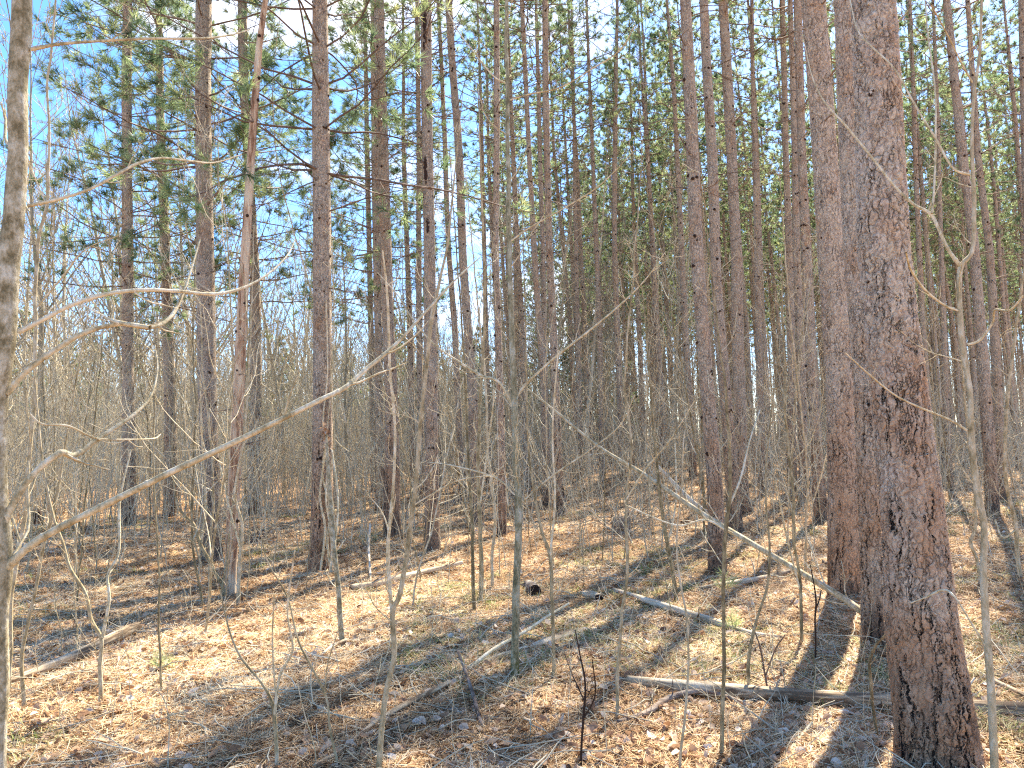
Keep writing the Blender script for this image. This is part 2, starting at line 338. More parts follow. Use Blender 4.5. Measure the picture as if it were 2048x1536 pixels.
def knots(mb, axis_fn, z0, z1, r, rr, kmin=2, kmax=5, step=.42):
    z = z0; B = []; D = []; S = []
    while z < z1:
        c, rad, t = axis_fn(z)
        for a in r.uniform(0, 6.28, r.integers(kmin, kmax)):
            d = np.array([math.cos(a), math.sin(a), .15]); B.append(c+d*rad*.93+np.array([0, 0, r.normal(0, .02)])); D.append(d); S.append(rr*r.uniform(.6, 1.25))
        z += step*r.uniform(.75, 1.3)
    B = np.array(B); D = unit(np.array(D)); S = np.array(S)[:, None]
    P = np.stack([B-D*.01, B+D*S*.55, B+D*S*.95], 1); mb.tubes(P, S*np.array([[1, .85, .3]]), 6, m=1)
def trunk_rows(rows, S, K, seed, flare=.35, dense=None, lump=.03):
    """rows (n,4): centre and radius from the root up"""
    r = np.random.default_rng(seed); rows = np.asarray(rows, float)
    z = rows[:, 2]; zz = np.linspace(z[0], z[-1], K)
    if dense: zz = np.concatenate([np.arange(z[0], z[0]+dense[0], dense[1]), np.linspace(z[0]+dense[0], z[-1], 24)])
    # smooth interpolation of centre and radius over height
    C = np.stack([np.interp(zz, z, rows[:, k]) for k in range(4)], 1); C[:, 2] = zz
    wob = np.stack([vn(zz, zz*0+seed, 2.2, seed % 7), vn(zz, zz*0+seed+5, 2.2, seed % 5)], 1)*.05*np.clip((zz-z[0])/3, 0, 1)[:, None]
    C[:, :2] += wob*(rows[:, 3].max()/.15)
    th = np.arange(S)*2*np.pi/S; hz = (zz-z[0])[:, None]
    lob = 1+.35*np.sin(th*3+seed)+.3*np.sin(th*5+seed*2.1)
    rad = C[:, 3:4]*(1+flare*np.exp(-np.maximum(hz, 0)/.13)*lob[None]+flare*.35*np.exp(-np.maximum(hz, 0)/.45)) \
        *(1+lump*np.sin(th[None]*2+zz[:, None]*1.3+seed)+2.2*lump*vn(np.cos(th)[None]*1.5+10+seed, zz[:, None]*1.2+np.sin(th)[None]*1.5, .5, 2))
    V = np.stack([C[:, 0:1]+rad*np.cos(th), C[:, 1:2]+rad*np.sin(th), np.repeat(zz[:, None], S, 1)], -1)
    n = len(zz); i = np.arange(n-1)[:, None]*S; s = np.arange(S)[None]; s2 = (s+1) % S
    q = np.stack([i+s, i+s2, i+S+s2, i+S+s], -1).reshape(-1, 4)
    def ax(h):
        k = [np.interp(h, zz, C[:, j]) for j in range(4)]; return np.array([k[0], k[1], h]), k[3], None
    return V, q, ax

HAND = []
def hand_pine(label, px, crowns, k, near=0, grp=None, knot=.022):
    g0 = ground(px[0][0], px[0][1]); Yd = g0[1]; rows = []
    for x, y, wd in px:
        p = at(x, y, Yd) if rows else g0; rows.append((*p, pxw(wd, Yd)/2))
    rows = np.array(rows); fb = rows[0, 2]; k_ = 1+.6*rows[0, 3]/Yd; rows[:, :3] = C0+(rows[:, :3]-C0)*k_; rows[0, 2] = terrain(rows[0, 0], rows[0, 1]); g0 = rows[0, :3].copy(); HAND.append((g0[0], g0[1]))
    top = rows[-1]; d = (top-rows[0])[:3]; d /= d[2]; topz = H+g0[2]
    if top[2] < topz-1:
        for f in (.35, .7, 1.0):
            z = top[2]+(topz-top[2])*f; rows = np.vstack([rows, [top[0]+d[0]*(z-top[2])*.85, top[1], z, top[3]*(1-f)+.02*f]])
    rows = np.vstack([[rows[0, 0], rows[0, 1], rows[0, 2]-.25, rows[0, 3]*1.02], rows])
    root = thing('pine_tree', label, 'pine tree', (rows[1, 0], rows[1, 1], g0[2]), grp)
    o = np.array(root.location); mb = MB(); sd = int(abs(px[0][0]))
    if near: V, q, ax = trunk_rows(rows, near[0], 0, sd, .22, (near[1], near[2]), .02)
    else: V, q, ax = trunk_rows(rows, 28, 80, sd, .4)
    mb.add(V, q); r = np.random.default_rng(sd)
    knots(mb, ax, g0[2]+1.4, topz-3, r, knot, 1 if near else 2, 3 if near else 5)
    obj('trunk', mb.mesh('trunk', [M_PINE_NEAR if near else M_PINE, M_KNOT], origin=o), root)
    lm, nd = crowns[k % len(crowns)]
    c5 = ax(5.0)[0]; c15 = ax(15.0)[0]; dv = Vector(c15-c5).normalized(); qt = Vector((0, 0, 1)).rotation_difference(dv)
    spin = Quaternion((0, 0, 1), r.uniform(0, 6.28)); loc = Vector(c5)-dv*(5.0/dv.z) - root.location
    for nm, me in (('limbs', lm), ('crown', nd)):
        c = obj(nm, me, root, loc); c.rotation_mode = 'QUATERNION'; c.rotation_quaternion = qt @ spin
    return root
E_, I_ = NEAR_EDGE, NEAR_IN
hand_pine('widest pine of all, close on the right, with thick cracked plates and a blackened foot', [(1880, 1548, 152), (1871, 1460, 143), (1844, 1255, 130), (1826, 1016, 115), (1797, 740, 104), (1768, 500, 100), (1738, 0, 88)], I_, 0, near=(256, 4.2, .0055), knot=.013)
hand_pine('wide pine half hidden directly behind the widest trunk on the right', [(1765, 1293, 75), (1755, 1016, 72), (1742, 740, 68), (1722, 500, 66), (1697, 0, 58)], I_, 1, near=(150, 5.6, .009), knot=.013)
hand_pine('third wide pine, just left of the overlapping pair on the right', [(1690, 1197, 62), (1686, 1016, 58), (1682, 740, 54), (1662, 500, 52), (1627, 0, 46)], I_, 2, near=(120, 7.0, .012), knot=.013)
hand_pine('leaning pine with a dark foot, rising beside the long leaning pole, right of centre', [(1435, 1146, 33), (1430, 978, 31), (1410, 740, 28), (1394, 500, 26), (1382, 205, 25), (1372, 0, 23)], I_, 3)
hand_pine('pine with two ragged black scars in its upper bark, left of centre', [(865, 1102, 31), (862, 900, 27), (859, 512, 24), (855, 250, 23), (850, 0, 22)], I_, 0)
hand_pine('stout pine wrapped by grey vine stems on its right side', [(641, 1145, 43), (644, 980, 40), (645, 512, 37), (642, 0, 32)], E_, 0)
hand_pine('stout pine behind the barkless snag, blackened where it meets the ground', [(423, 1125, 40), (420, 900, 37), (411, 512, 34), (408, 250, 32), (407, 0, 31)], E_, 1)
hand_pine('straight pine farthest left, first in the row by the sky gap', [(257, 1052, 27), (256, 770, 23), (255, 512, 21), (254, 170, 19), (254, 0, 18)], E_, 2)
hand_pine('slim pine with stubby dead twigs, second from the left', [(341, 1036, 27), (340, 770, 22), (331, 512, 19), (322, 250, 16), (315, 0, 13)], E_, 0)
hand_pine('pine standing just right of the barkless snag with its foot in brush', [(506, 1030, 27), (513, 770, 21), (508, 512, 20), (490, 200, 19), (486, 0, 19)], E_, 1)
hand_pine('pine with a dark double foot, left of the black-scarred pine', [(785, 1077, 33), (784, 800, 26), (774, 512, 23), (764, 200, 22), (757, 0, 22)], I_, 1)
hand_pine('thin pine showing close behind the pine with the double foot', [(760, 1022, 18), (757, 670, 16), (750, 340, 14), (746, 0, 13)], E_, 2)
hand_pine('curving pine midway between the black-scarred pine and the mossy sapling', [(955, 1052, 25), (944, 770, 19), (927, 512, 17), (914, 260, 16), (898, 0, 15)], I_, 2)
hand_pine('reddish straight pine just left of the mossy grey sapling', [(1004, 1073, 19), (1000, 773, 15), (992, 512, 13), (993, 0, 12)], I_, 3)
hand_pine('pine of middling girth first to the right of the mossy grey sapling', [(1094, 1012, 17), (1087, 773, 14), (1069, 500, 12), (1060, 342, 10), (1044, 0, 9)], I_, 0)
hand_pine('straight pine right of centre with a dark foot in open orange litter', [(1121, 1033, 19), (1111, 773, 16), (1098, 500, 14), (1092, 200, 13), (1091, 0, 12)], I_, 1)
hand_pine('thin pine seen between the two pines right of the mossy sapling', [(1092, 985, 12), (1088, 600, 10), (1080, 300, 9), (1074, 60, 7)], I_, 2)
hand_pine('pine whose green top shows against the blue gap at centre right', [(1246, 962, 14), (1238, 740, 12), (1229, 500, 11), (1230, 220, 9), (1235, 30, 6)], I_, 3)
hand_pine('dark-footed pine immediately right of the leaning one by the pole', [(1471, 1066, 29), (1462, 944, 25), (1450, 773, 23), (1432, 512, 21), (1421, 273, 20), (1408, 0, 19)], I_, 0)
hand_pine('second pine right of the leaning one by the pole, branch scars up its bark', [(1493, 1030, 28), (1486, 995, 25), (1480, 773, 23), (1473, 512, 22), (1461, 273, 21), (1445, 0, 19)], I_, 1)
hand_pine('thin grey pine between the pair by the pole and the wide right-hand trunks', [(1527, 992, 16), (1520, 773, 14), (1513, 444, 11), (1506, 200, 9), (1503, 0, 7)], I_, 2)
hand_pine('pine nearest on the left of the third wide trunk, with its foot in shade', [(1642, 1045, 27), (1636, 940, 24), (1623, 740, 21), (1609, 400, 18), (1594, 0, 16)], I_, 3)
hand_pine('pine peeping out between the third wide trunk and its left neighbour', [(1608, 1000, 19), (1603, 740, 16), (1592, 500, 15), (1590, 300, 13)], I_, 0)
hand_pine('thin straight pine left of the two pines beside the third wide trunk', [(1584, 985, 18), (1583, 740, 16), (1578, 500, 14), (1570, 300, 12), (1565, 0, 11)], I_, 1)
hand_pine('leaning pine behind the forked yellowish sapling at the right', [(1985, 1030, 25), (1978, 900, 23), (1968, 773, 21), (1949, 500, 19), (1925, 307, 17), (1893, 0, 15)], I_, 2)
hand_pine('thinner pine right of the leaning one behind the forked sapling', [(2003, 1000, 20), (1995, 773, 17), (1980, 500, 15), (1955, 307, 12), (1940, 100, 10)], I_, 3)
hand_pine('thin pine in the gap just right of the widest trunk', [(1868, 960, 12), (1850, 700, 11), (1837, 500, 10), (1829, 273, 9), (1822, 60, 7)], I_, 0)
hand_pine('slender pine between the widest trunk and the forked sapling', [(1900, 985, 13), (1890, 740, 11), (1881, 470, 9), (1876, 250, 7)], I_, 1)
hand_pine('pine cut by the right edge of the picture', [(2066, 1010, 22), (2058, 500, 18), (2043, 0, 15)], I_, 2)
hand_pine('thin pine squeezed against the left side of the black-scarred pine', [(842, 1012, 13), (838, 670, 12), (838, 342, 10), (834, 60, 8)], I_, 3)
hand_pine('thin leaning pine just left of the curving pine near the centre', [(926, 1002, 15), (911, 670, 12), (898, 500, 11), (890, 300, 10)], I_, 0)
hand_pine('thin pine left of the pine with the dark double foot', [(748, 985, 12), (741, 600, 11), (734, 300, 10), (730, 60, 8)], E_, 1)
hand_pine('slim pine rising behind the cut log ends, right of the orange litter', [(1205, 965, 13), (1200, 700, 11), (1188, 400, 9), (1180, 200, 7)], I_, 2)
hand_pine('slim pine left of the stump wreathed in broken twigs', [(1160, 962, 11), (1157, 700, 10), (1150, 400, 8), (1147, 200, 6)], I_, 3)

# barkless snag
p = [(460, 1187, 22), (466, 1000, 24), (478, 760, 22), (488, 560, 20), (497, 400, 18), (508, 220, 15), (518, 90, 13), (533, -20, 11), (545, -160, 7)]
g0 = ground(460, 1187); rows = np.array([(*at(x, y, g0[1]), pxw(wd, g0[1])/2) for x, y, wd in p]); rows = np.vstack([[*rows[0, :2], rows[0, 2]-.2, rows[0, 3]], rows])
root = thing('dead_snag', 'barkless dead snag leaning right in front of the stout blackened pine', 'dead tree', g0)
mb = MB(); V, q, ax = trunk_rows(rows, 20, 90, 5, .2); mb.add(V, q); knots(mb, ax, g0[2]+.8, 7, np.random.default_rng(1), .02, 1, 3)
obj('trunk', mb.mesh('trunk', [M_SNAG, M_KNOT], origin=g0), root)
mb = MB(); r = np.random.default_rng(4); hs = np.repeat(np.arange(1.2, 8, .4), 2); B = np.array([ax(h)[0] for h in hs]); a = r.uniform(0, 6.28, len(hs))
P = grow(B, np.stack([np.cos(a), np.sin(a), .1+0*a], 1), r.uniform(.12, .45, len(hs)), 4, .15, 0, r); 
for k in range(len(hs)): mb = MB(); mb.tubes(P[k:k+1]-g0, np.array([[.008, .0065, .005, .0025]]), 4); obj('limb_stub', mb.mesh('limb_stub', M_LIMB), root)
# black scars on the scarred pine: torn bark patches, children of the tree
sp = [o for o in COL.objects if o.get('label', '').startswith('pine with two ragged')][0]
for (cx, cy, h_, w_) in ((851, 55, 80, 9), (852, 345, 60, 8), (857, 455, 30, 7), (849, 98, 18, 7)):
    Yd = sp.location.y; r = np.random.default_rng(cy); n = 14; t = np.linspace(-1, 1, n); c = at(cx, cy, Yd); mb = MB()
    half = pxw(w_, Yd)/2*np.sqrt(1-t*t*.97)*r.uniform(.45, 1.2, n); R_ = pxw(23, Yd)/2
    zz = c[2]-t*pxw(h_, Yd)/2; V = []
    for i in range(n):
        xo = r.normal(0, .008)
        for s in (-1, -.3, .3, 1):
            x = xo+s*half[i]; y = -math.sqrt(max(R_**2-x*x, 0))-(.012 if abs(s) < .5 else .002); V.append((c[0]+x-sp.location.x, y*1.06, zz[i]-sp.location.z))
    q = [(i*4+k, i*4+k+1, i*4+4+k+1, i*4+4+k) for i in range(n-1) for k in range(3)]
    mb.add(np.array(V), np.array(q)); obj('bark_scar', mb.mesh('bark_scar', M_KNOT), sp)['label'] = 'black torn scar in the bark'

# ------------------------------------------------------------------ pines deep in the plantation
def far_trunk(seed):
    r = np.random.default_rng(seed); rows = [(0, 0, -.3, .125), (0, 0, 0, .12), (r.normal(0, .06), r.normal(0, .06), 5, .10), (r.normal(0, .12), r.normal(0, .12), 11, .07), (0, 0, H, .015)]
    V, q, ax = trunk_rows(rows, 12, 34, seed, .35); mb = MB(); mb.add(V, q); knots(mb, ax, 1.2, H-3, r, .028); return mb.mesh('trunk', [M_PINE, M_KNOT])
FT = [far_trunk(50+i) for i in range(5)]
def pine_copy(x, y, s, tr, cr_, label, grp, r, sxy=1.0):
    root = thing('pine_tree', label, 'pine tree', (x, y, float(terrain(x, y))), grp)
    root.scale = (s*sxy, s*sxy, s); root.rotation_euler = (r.normal(0, .012), -.018+r.normal(0, .013), r.uniform(0, 6.28))
    if r.random() < 1: root.rotation_euler = Matrix.Rotation(-.02+r.normal(0, .012), 3, 'Y').to_euler()
    sp_ = r.uniform(0, 6.28)
    for nm, me in (('trunk', tr), ('limbs', cr_[0]), ('crown', cr_[1])):
        o = obj(nm, me, root); o.rotation_euler = (0, 0, sp_)
r = np.random.default_rng(21); HA = np.array(HAND); npine = 0
for gy in np.arange(21.5, 72, 2.6):
    for gx in np.arange(-8, 56, 2.5):
        x = gx+r.normal(0, .28)+.12*gy*0.1; y = gy+r.normal(0, .3)
        if abs(x) > .70*y: continue
        edge = -5.0+(y-18)*.36 if y < 30 else -.7+(y-30)*.05
        if x < edge: continue
        if 1024+1540*x/y < 1150 and y > 40 and r.random() < .4: continue
        if np.min(np.hypot(HA[:, 0]-x, HA[:, 1]-y)) < 1.2 or r.random() < .05: continue
        pine_copy(x, y, r.uniform(.88, 1.1), FT[r.integers(5)], FAR_IN[r.integers(5)] if y > 26 else I_[r.integers(4)], 'slender pine deep among the plantation rows', 'pines deep in the plantation', r, r.uniform(.72, 1.02)); npine += 1
print('far pines', npine)
# young evergreens beyond the bare brush on the left
CONE = [crown(400+i, 1.2, 9.5, 9, 16, .03, 2.0, 5, 2) for i in range(2)]
SH = FT[0]
for k in range(26):
    y = r.uniform(42, 70); px = r.uniform(-150, 1250); x = (px-1024)/1540*y
    root = thing('evergreen_tree', 'bushy evergreen beyond the bare brush behind the pines', 'evergreen tree', (x, y, float(terrain(x, y))), 'evergreens beyond the brush')
    s = r.uniform(.7, 1.15); root.scale = (s, s, s)
    t = obj('trunk', SH, root); t.scale = (.6, .6, .5)
    for nm, me in zip(('limbs', 'crown'), CONE[k % 2]): obj(nm, me, root).rotation_euler = (0, 0, r.uniform(0, 6))

# ------------------------------------------------------------------ bare deciduous trees
def bare_tree(seed, Ht, r0, nb, wmin, lean=.04, mt=None, forks=True):
    r = np.random.default_rng(seed)
    st = grow(np.array([[0, 0, -.1]]), np.array([[r.normal(0, lean), r.normal(0, lean), 1]]), [Ht], 14, .05, .06, r); rs = r0*np.linspace(1, .12, 14)[None]
    a = MB(); a.tubes(st, rs, 7); b = MB()
    Q, RQ = spawn(st, rs, nb, .22, .98, .36, 38, 8, .11, .10, r, .5, 1, True); b.tubes(Q, np.maximum(RQ, wmin), 4)
    Q2, RQ2 = spawn(Q, RQ, 5, .15, 1, .45, 36, 5, .13, .08, r, .6); b.tubes(Q2, np.maximum(RQ2, wmin*.8), 3)
    Q3, RQ3 = spawn(Q2, RQ2, 3, .2, 1, .5, 36, 4, .15, .08, r, .7); b.tubes(Q3, np.maximum(RQ3, wmin*.6), 3)
    return a.mesh('trunk', mt or M_TW), b.mesh('limbs', mt or M_TW)
BT = [bare_tree(500+i, 10.5+i*.5, .075, 24, .009) for i in range(6)]
for k in range(210):
    y = r.uniform(23, 62); px = r.uniform(-220, 1240) if k < 180 else r.uniform(1200, 2150); x = (px-1024)/1540*y
    root = thing('bare_tree', 'leafless grey tree in the brush beyond the pines', 'bare tree', (x, y, float(terrain(x, y))), 'leafless trees beyond the pines')
    s = (r.uniform(.6, 1.15) if r.random() < .65 else r.uniform(1.1, 1.5)) if px < 700 else r.uniform(.5, .95); root.scale = (s, s, s); root.rotation_euler = (r.normal(0, .04), r.normal(0, .04), r.uniform(0, 6.28))
    for nm, me in zip(('trunk', 'limbs'), BT[k % 6]): obj(nm, me, root)

# saplings of the undergrowth
ST = []
for i in range(9):
    rr_ = np.random.default_rng(600+i); Ht = 4.2+.5*i
    st = grow(np.array([[0, 0, -.06]]), np.array([[rr_.normal(0, .1), rr_.normal(0, .1), 1]]), [Ht], 26, .075, .09, rr_); rs = (.0085+.0013*i)*np.linspace(1, .15, 26)[None]
    a = MB(); a.tubes(st, rs, 6); b = MB()
    Q, RQ = spawn(st, rs, 17, .10, .97, .22, 52, 9, .14, .14, rr_, .5, 1, True); b.tubes(Q, np.maximum(RQ, .0026), 4)
    Q2, RQ2 = spawn(Q, RQ, 4, .2, 1, .42, 45, 5, .2, .12, rr_, .7); b.tubes(Q2, np.maximum(RQ2, .0021), 3)
    ST.append((a.mesh('stem', M_SAP), b.mesh('crown', M_BR)))
placed = 0; k = 0
while placed < 262 and k < 4000:
    k += 1
    y = 5.2+18*r.random()**.8; x = r.uniform(-.72, .72)*y
    if np.min(np.hypot(HA[:, 0]-x, HA[:, 1]-y)) < .35 or (abs(x/y) < .3 and y < 6.4) or (x/y > .35 and y < 9): continue
    root = thing('sapling', 'thin leafless sapling in the undergrowth between the pines', 'sapling', (x, y, float(terrain(x, y))), 'saplings of the undergrowth')
    s = r.uniform(.45, 1.2) if r.random() < .6 else r.uniform(.25, .5); root.scale = (s, s, s); root.rotation_euler = (r.normal(0, .06), r.normal(0, .06), r.uniform(0, 6.28))
    for nm, me in zip(('stem', 'crown'), ST[r.integers(9)]): obj(nm, me, root)
    placed += 1

# ------------------------------------------------------------------ saplings and branches one can follow in the photograph
def sapling(label, stem, branches=(), Y0=None, up=None, twigs=10, drift=.25, name='sapling', mats=None, tl=.22, cat='sapling', seed=None, away=False):
    sd = seed or int(abs(stem[0][0])+stem[0][1]); r = np.random.default_rng(sd)
    if Y0 is None: g0 = ground(stem[0][0], min(stem[0][1], 2600)); Y0 = g0[1]
    else:
        g0 = at(stem[0][0], stem[0][1], Y0); g0[2] = terrain(g0[0], g0[1])
    ms, mbz = mats or (M_SAP, M_BR)
    if name == 'sapling' and not away: stem = [(x, y, w_*.86) for x, y, w_ in stem]; branches = [[(x, y, w_*.86) for x, y, w_ in b] for b in branches]
    P = np.array([(*at(x, y, Y0), pxw(w_, Y0)/2) for x, y, w_ in stem]); P[0, :3] = g0; P[0, 2] -= .03
    if up:
        d = unit(P[-1, :3]-P[-2, :3]); P = np.vstack([P, [*(P[-1, :3]+d*up*.5), P[-1, 3]*.7], [*(P[-1, :3]+d*up), P[-1, 3]*.35]])
    S = spline(P, 14*len(P)); S[:, 3] *= 1+.10*np.array([vn(q_[2]*1.0, sd, .09, 3) for q_ in S]); S[:, :2] += np.stack([vn(S[:, 2], S[:, 2]*0+sd, .16, 1), vn(S[:, 2], S[:, 2]*0+sd+7, .16, 2)], 1)*.012
    S[0, 3] *= 1.25; root = thing(name, label, cat, g0)
    mb = MB(); mb.tubes(S[None, :, :3]-g0, S[None, :, 3], 12)
    # knuckles where old buds sat
    for kk in ([] if S[:, 3].max() > .018 else np.cumsum(r.integers(5, 15, 20))):
        if kk > len(S)-6: break
        mb.tubes(np.array([[S[kk, :3]-g0-[0, 0, S[kk, 3]*1.1], S[kk, :3]-g0, S[kk, :3]-g0+[0, 0, S[kk, 3]*1.1]]]), np.array([[S[kk, 3]*.9, S[kk, 3]*1.22, S[kk, 3]*.9]]), 9)
    obj('stem', mb.mesh('stem', ms), root)
    allP = [(S[:, :3], S[:, 3])]
    for bi, b in enumerate(branches):
        n = len(b); dd = (1 if away else r.choice([-1, 1]))*drift; q = np.array([(*at(x, y, Y0+dd*i/(n-1)*(i/(n-1))), pxw(w_, Y0)/2) for i, (x, y, w_) in enumerate(b)])
        B = spline(q, 10*n); B[:, 3] *= 1+.12*np.array([vn(q_[0], q_[2], .07, 3) for q_ in B]); mb = MB(); mb.tubes(B[None, :, :3]-g0, B[None, :, 3], 8)
        for kk in range(5, len(B)-3, 7):
            t_ = unit(B[kk+1, :3]-B[kk-1, :3]); mb.tubes(np.array([[B[kk, :3]-g0-t_*B[kk, 3]*.9, B[kk, :3]-g0, B[kk, :3]-g0+t_*B[kk, 3]*.9]]), np.array([[B[kk, 3]*.9, B[kk, 3]*1.28, B[kk, 3]*.9]]), 7)
        tw, tr_ = spawn(B[None, :, :3], B[None, :, 3], max(3, twigs//2), .3, 1, .16, 48, 7, .16, .12, r, .5); L0 = np.linalg.norm(B[-1, :3]-B[0, :3])
        mb.tubes(tw-g0, np.maximum(tr_, .0012), 4)
        obj('branch', mb.mesh('branch', mbz), root)
    if twigs:
        tw, tr_ = spawn(S[None, :, :3], S[None, :, 3]*.5, twigs, .2, .97, tl/2.2, 50, 9, .14, .12, r, .6, 1, True)
        t2, r2 = spawn(tw, tr_, 3, .2, 1, .4, 42, 5, .18, .1, r, .7)
        tr_ = np.minimum(tr_, .0035); r2 = np.minimum(r2, .0025); mb = MB(); mb.tubes(tw-g0, np.maximum(tr_, .0016), 5); mb.tubes(t2-g0, np.maximum(r2, .0012), 4)
        obj('crown', mb.mesh('crown', mbz), root)
    return root
sapling('grey mottled sapling trunk cut by the left edge, nearest of all stems', [(0, 2259, 26), (0, 1536, 24), (4, 1250, 26), (7, 1130, 32), (-1, 1000, 32), (-2, 850, 36), (6, 710, 40), (23, 500, 41), (32, 300, 36), (38, 150, 37), (44, 0, 37)],
  [[(62, 99, 8), (120, 88, 7), (200, 82, 6), (300, 77, 6), (400, 77, 5), (460, 70, 4), (500, 59, 3)],
   [(56, 412, 8), (110, 400, 7), (180, 378, 6), (240, 345, 6), (280, 325, 6), (325, 316, 5), (380, 322, 5), (430, 325, 4), (483, 309, 3)],
   [(38, 665, 10), (90, 637, 9), (150, 607, 9), (220, 587, 8), (290, 580, 8), (350, 582, 7), (430, 588, 7), (490, 574, 6), (540, 545, 5), (575, 510, 4), (590, 480, 3)],
   [(14, 788, 12), (50, 745, 11), (110, 700, 10), (170, 665, 10), (240, 648, 9), (300, 655, 9), (340, 635, 9), (365, 590, 7), (385, 530, 5), (400, 480, 4)],
   [(300, 655, 8), (240, 645, 8), (213, 635, 5), (185, 618, 3)],
   [(10, 1140, 18), (50, 1100, 16), (100, 1066, 15), (190, 1020, 14), (330, 950, 13), (440, 898, 12), (550, 845, 11), (640, 800, 11), (690, 775, 11), (730, 740, 10), (790, 690, 8), (850, 625, 6), (910, 560, 5), (960, 515, 3)],
   [(4, 1060, 15), (30, 1000, 13), (70, 945, 12), (120, 906, 12), (150, 910, 11), (200, 875, 10), (260, 835, 8), (300, 795, 6), (315, 740, 4), (310, 690, 3)],
   [(60, 828, 3), (85, 848, 4), (137, 852, 4), (191, 876, 4), (250, 879, 4), (307, 877, 3), (322, 868, 2)]],
  Y0=1.85, up=1.2, twigs=4, drift=.5, away=True, mats=(M_SAPN, M_BR))
sapling('straight grey sapling with a mossy black foot at the centre', [(1028, 1355, 24), (1031, 1300, 18), (1034, 1150, 17), (1036, 1000, 16), (1030, 880, 15), (1026, 760, 14), (1020, 600, 12), (1017, 400, 11), (1014, 200, 9), (1012, 0, 8)],
  [[(1033, 830, 7), (1015, 790, 7), (995, 762, 7), (960, 750, 6), (920, 725, 5), (870, 690, 4), (830, 645, 4), (795, 590, 3), (755, 545, 2)],
   [(1036, 790, 6), (1055, 765, 6), (1110, 715, 5), (1180, 660, 5), (1240, 610, 4), (1290, 560, 3), (1330, 505, 2)],
   [(1022, 482, 4), (1060, 455, 4), (1130, 415, 3), (1200, 370, 3), (1270, 300, 2)],
   [(1020, 200, 4), (1060, 188, 4), (1120, 175, 4), (1180, 140, 3), (1240, 100, 3), (1270, 50, 2)],
   [(1014, 168, 4), (985, 150, 4), (945, 100, 3), (915, 60, 3), (885, 0, 2)],
   [(1038, 1010, 4), (1100, 955, 4), (1180, 900, 3), (1240, 850, 3), (1270, 790, 2)],
   [(1030, 990, 4), (990, 955, 4), (900, 930, 3), (855, 925, 2)]], up=1.5, twigs=16, mats=(M_SAPM, M_BR))
sapling('yellowish sapling with a wide fork, standing right of the widest pine', [(1987, 1580, 16), (1984, 1430, 17), (1975, 1300, 16), (1968, 1150, 15), (1967, 1050, 14), (1955, 980, 15), (1943, 870, 14), (1941, 780, 12), (1926, 680, 12), (1921, 600, 11), (1923, 535, 12), (1946, 500, 9), (1949, 420, 9), (1945, 350, 9), (1944, 250, 7), (1950, 190, 7), (1962, 90, 6), (1966, 0, 6)],
  [[(1923, 535, 9), (1897, 500, 8), (1878, 460, 7), (1861, 428, 8), (1826, 408, 7), (1785, 367, 6), (1740, 310, 6), (1690, 250, 5), (1650, 205, 4), (1625, 155, 3), (1605, 70, 2)],
   [(1864, 427, 6), (1868, 380, 5), (1871, 290, 5), (1870, 180, 4), (1857, 80, 4), (1850, 0, 3)],
   [(1940, 350, 6), (1905, 335, 5), (1870, 275, 5), (1830, 210, 4), (1789, 138, 4), (1745, 95, 4), (1715, 60, 3), (1700, 0, 3)],
   [(1945, 165, 4), (1925, 130, 4), (1890, 60, 3), (1862, 10, 3)],
   [(1935, 690, 5), (1960, 680, 5), (1985, 645, 5), (1990, 620, 4), (2020, 620, 4), (2048, 590, 3)],
   [(1918, 622, 5), (1888, 610, 5), (1850, 580, 5), (1822, 540, 5), (1812, 505, 4)],
   [(1933, 860, 6), (1900, 840, 5), (1840, 815, 5), (1790, 790, 4), (1740, 750, 4), (1690, 705, 2)],
   [(1970, 1290, 5), (1945, 1250, 4), (1910, 1195, 4), (1886, 1180, 6), (1850, 1195, 4), (1805, 1212, 3)]], Y0=3.45, up=1.0, twigs=7, drift=.3)
sapling('forked sapling with a swollen base standing at the lower left of centre', [(754, 1560, 13), (762, 1470, 13), (773, 1380, 12), (788, 1310, 12), (784, 1225, 12), (798, 1190, 11), (812, 1110, 11), (828, 1010, 10), (836, 900, 10), (850, 760, 9), (862, 640, 9), (880, 560, 7), (896, 470, 5), (905, 380, 4)],
  [[(784, 1225, 9), (779, 1170, 9), (776, 1090, 8), (786, 980, 7), (790, 860, 6), (780, 740, 6), (775, 600, 5), (765, 500, 3)],
   [(828, 1010, 3), (870, 985, 3), (920, 960, 3), (990, 950, 2)]], up=.5, twigs=12)
sapling('thin sapling with a kinked foot right of the mossy sapling', [(1103, 1362, 10), (1108, 1320, 8), (1105, 1200, 8), (1100, 1115, 8), (1082, 1060, 7), (1068, 980, 6), (1055, 880, 5), (1052, 740, 4)], [[(1100, 1115, 5), (1110, 1000, 5), (1105, 860, 4), (1116, 700, 3)]], up=1.2, twigs=9)
sapling('bent pale sapling between the cut log ends and the long fallen log', [(1233, 1442, 8), (1236, 1340, 8), (1244, 1230, 7), (1255, 1120, 7), (1252, 1000, 6), (1262, 900, 6), (1250, 760, 5), (1262, 600, 4)], [[(1252, 1000, 4), (1290, 940, 4), (1340, 880, 3), (1390, 800, 2)]], up=1, twigs=12)
sapling('sapling with a high fork in front of the leaning pine by the pole', [(1440, 1530, 10), (1446, 1400, 9), (1449, 1280, 9), (1445, 1170, 9), (1452, 1060, 10), (1462, 960, 8), (1455, 820, 7), (1440, 700, 5), (1425, 560, 4), (1410, 420, 3)], [[(1452, 1025, 6), (1480, 960, 5), (1500, 880, 4), (1520, 820, 3)], [(1452, 1060, 5), (1410, 1040, 5), (1350, 1050, 4), (1250, 1010, 3)]], up=.6, twigs=12)
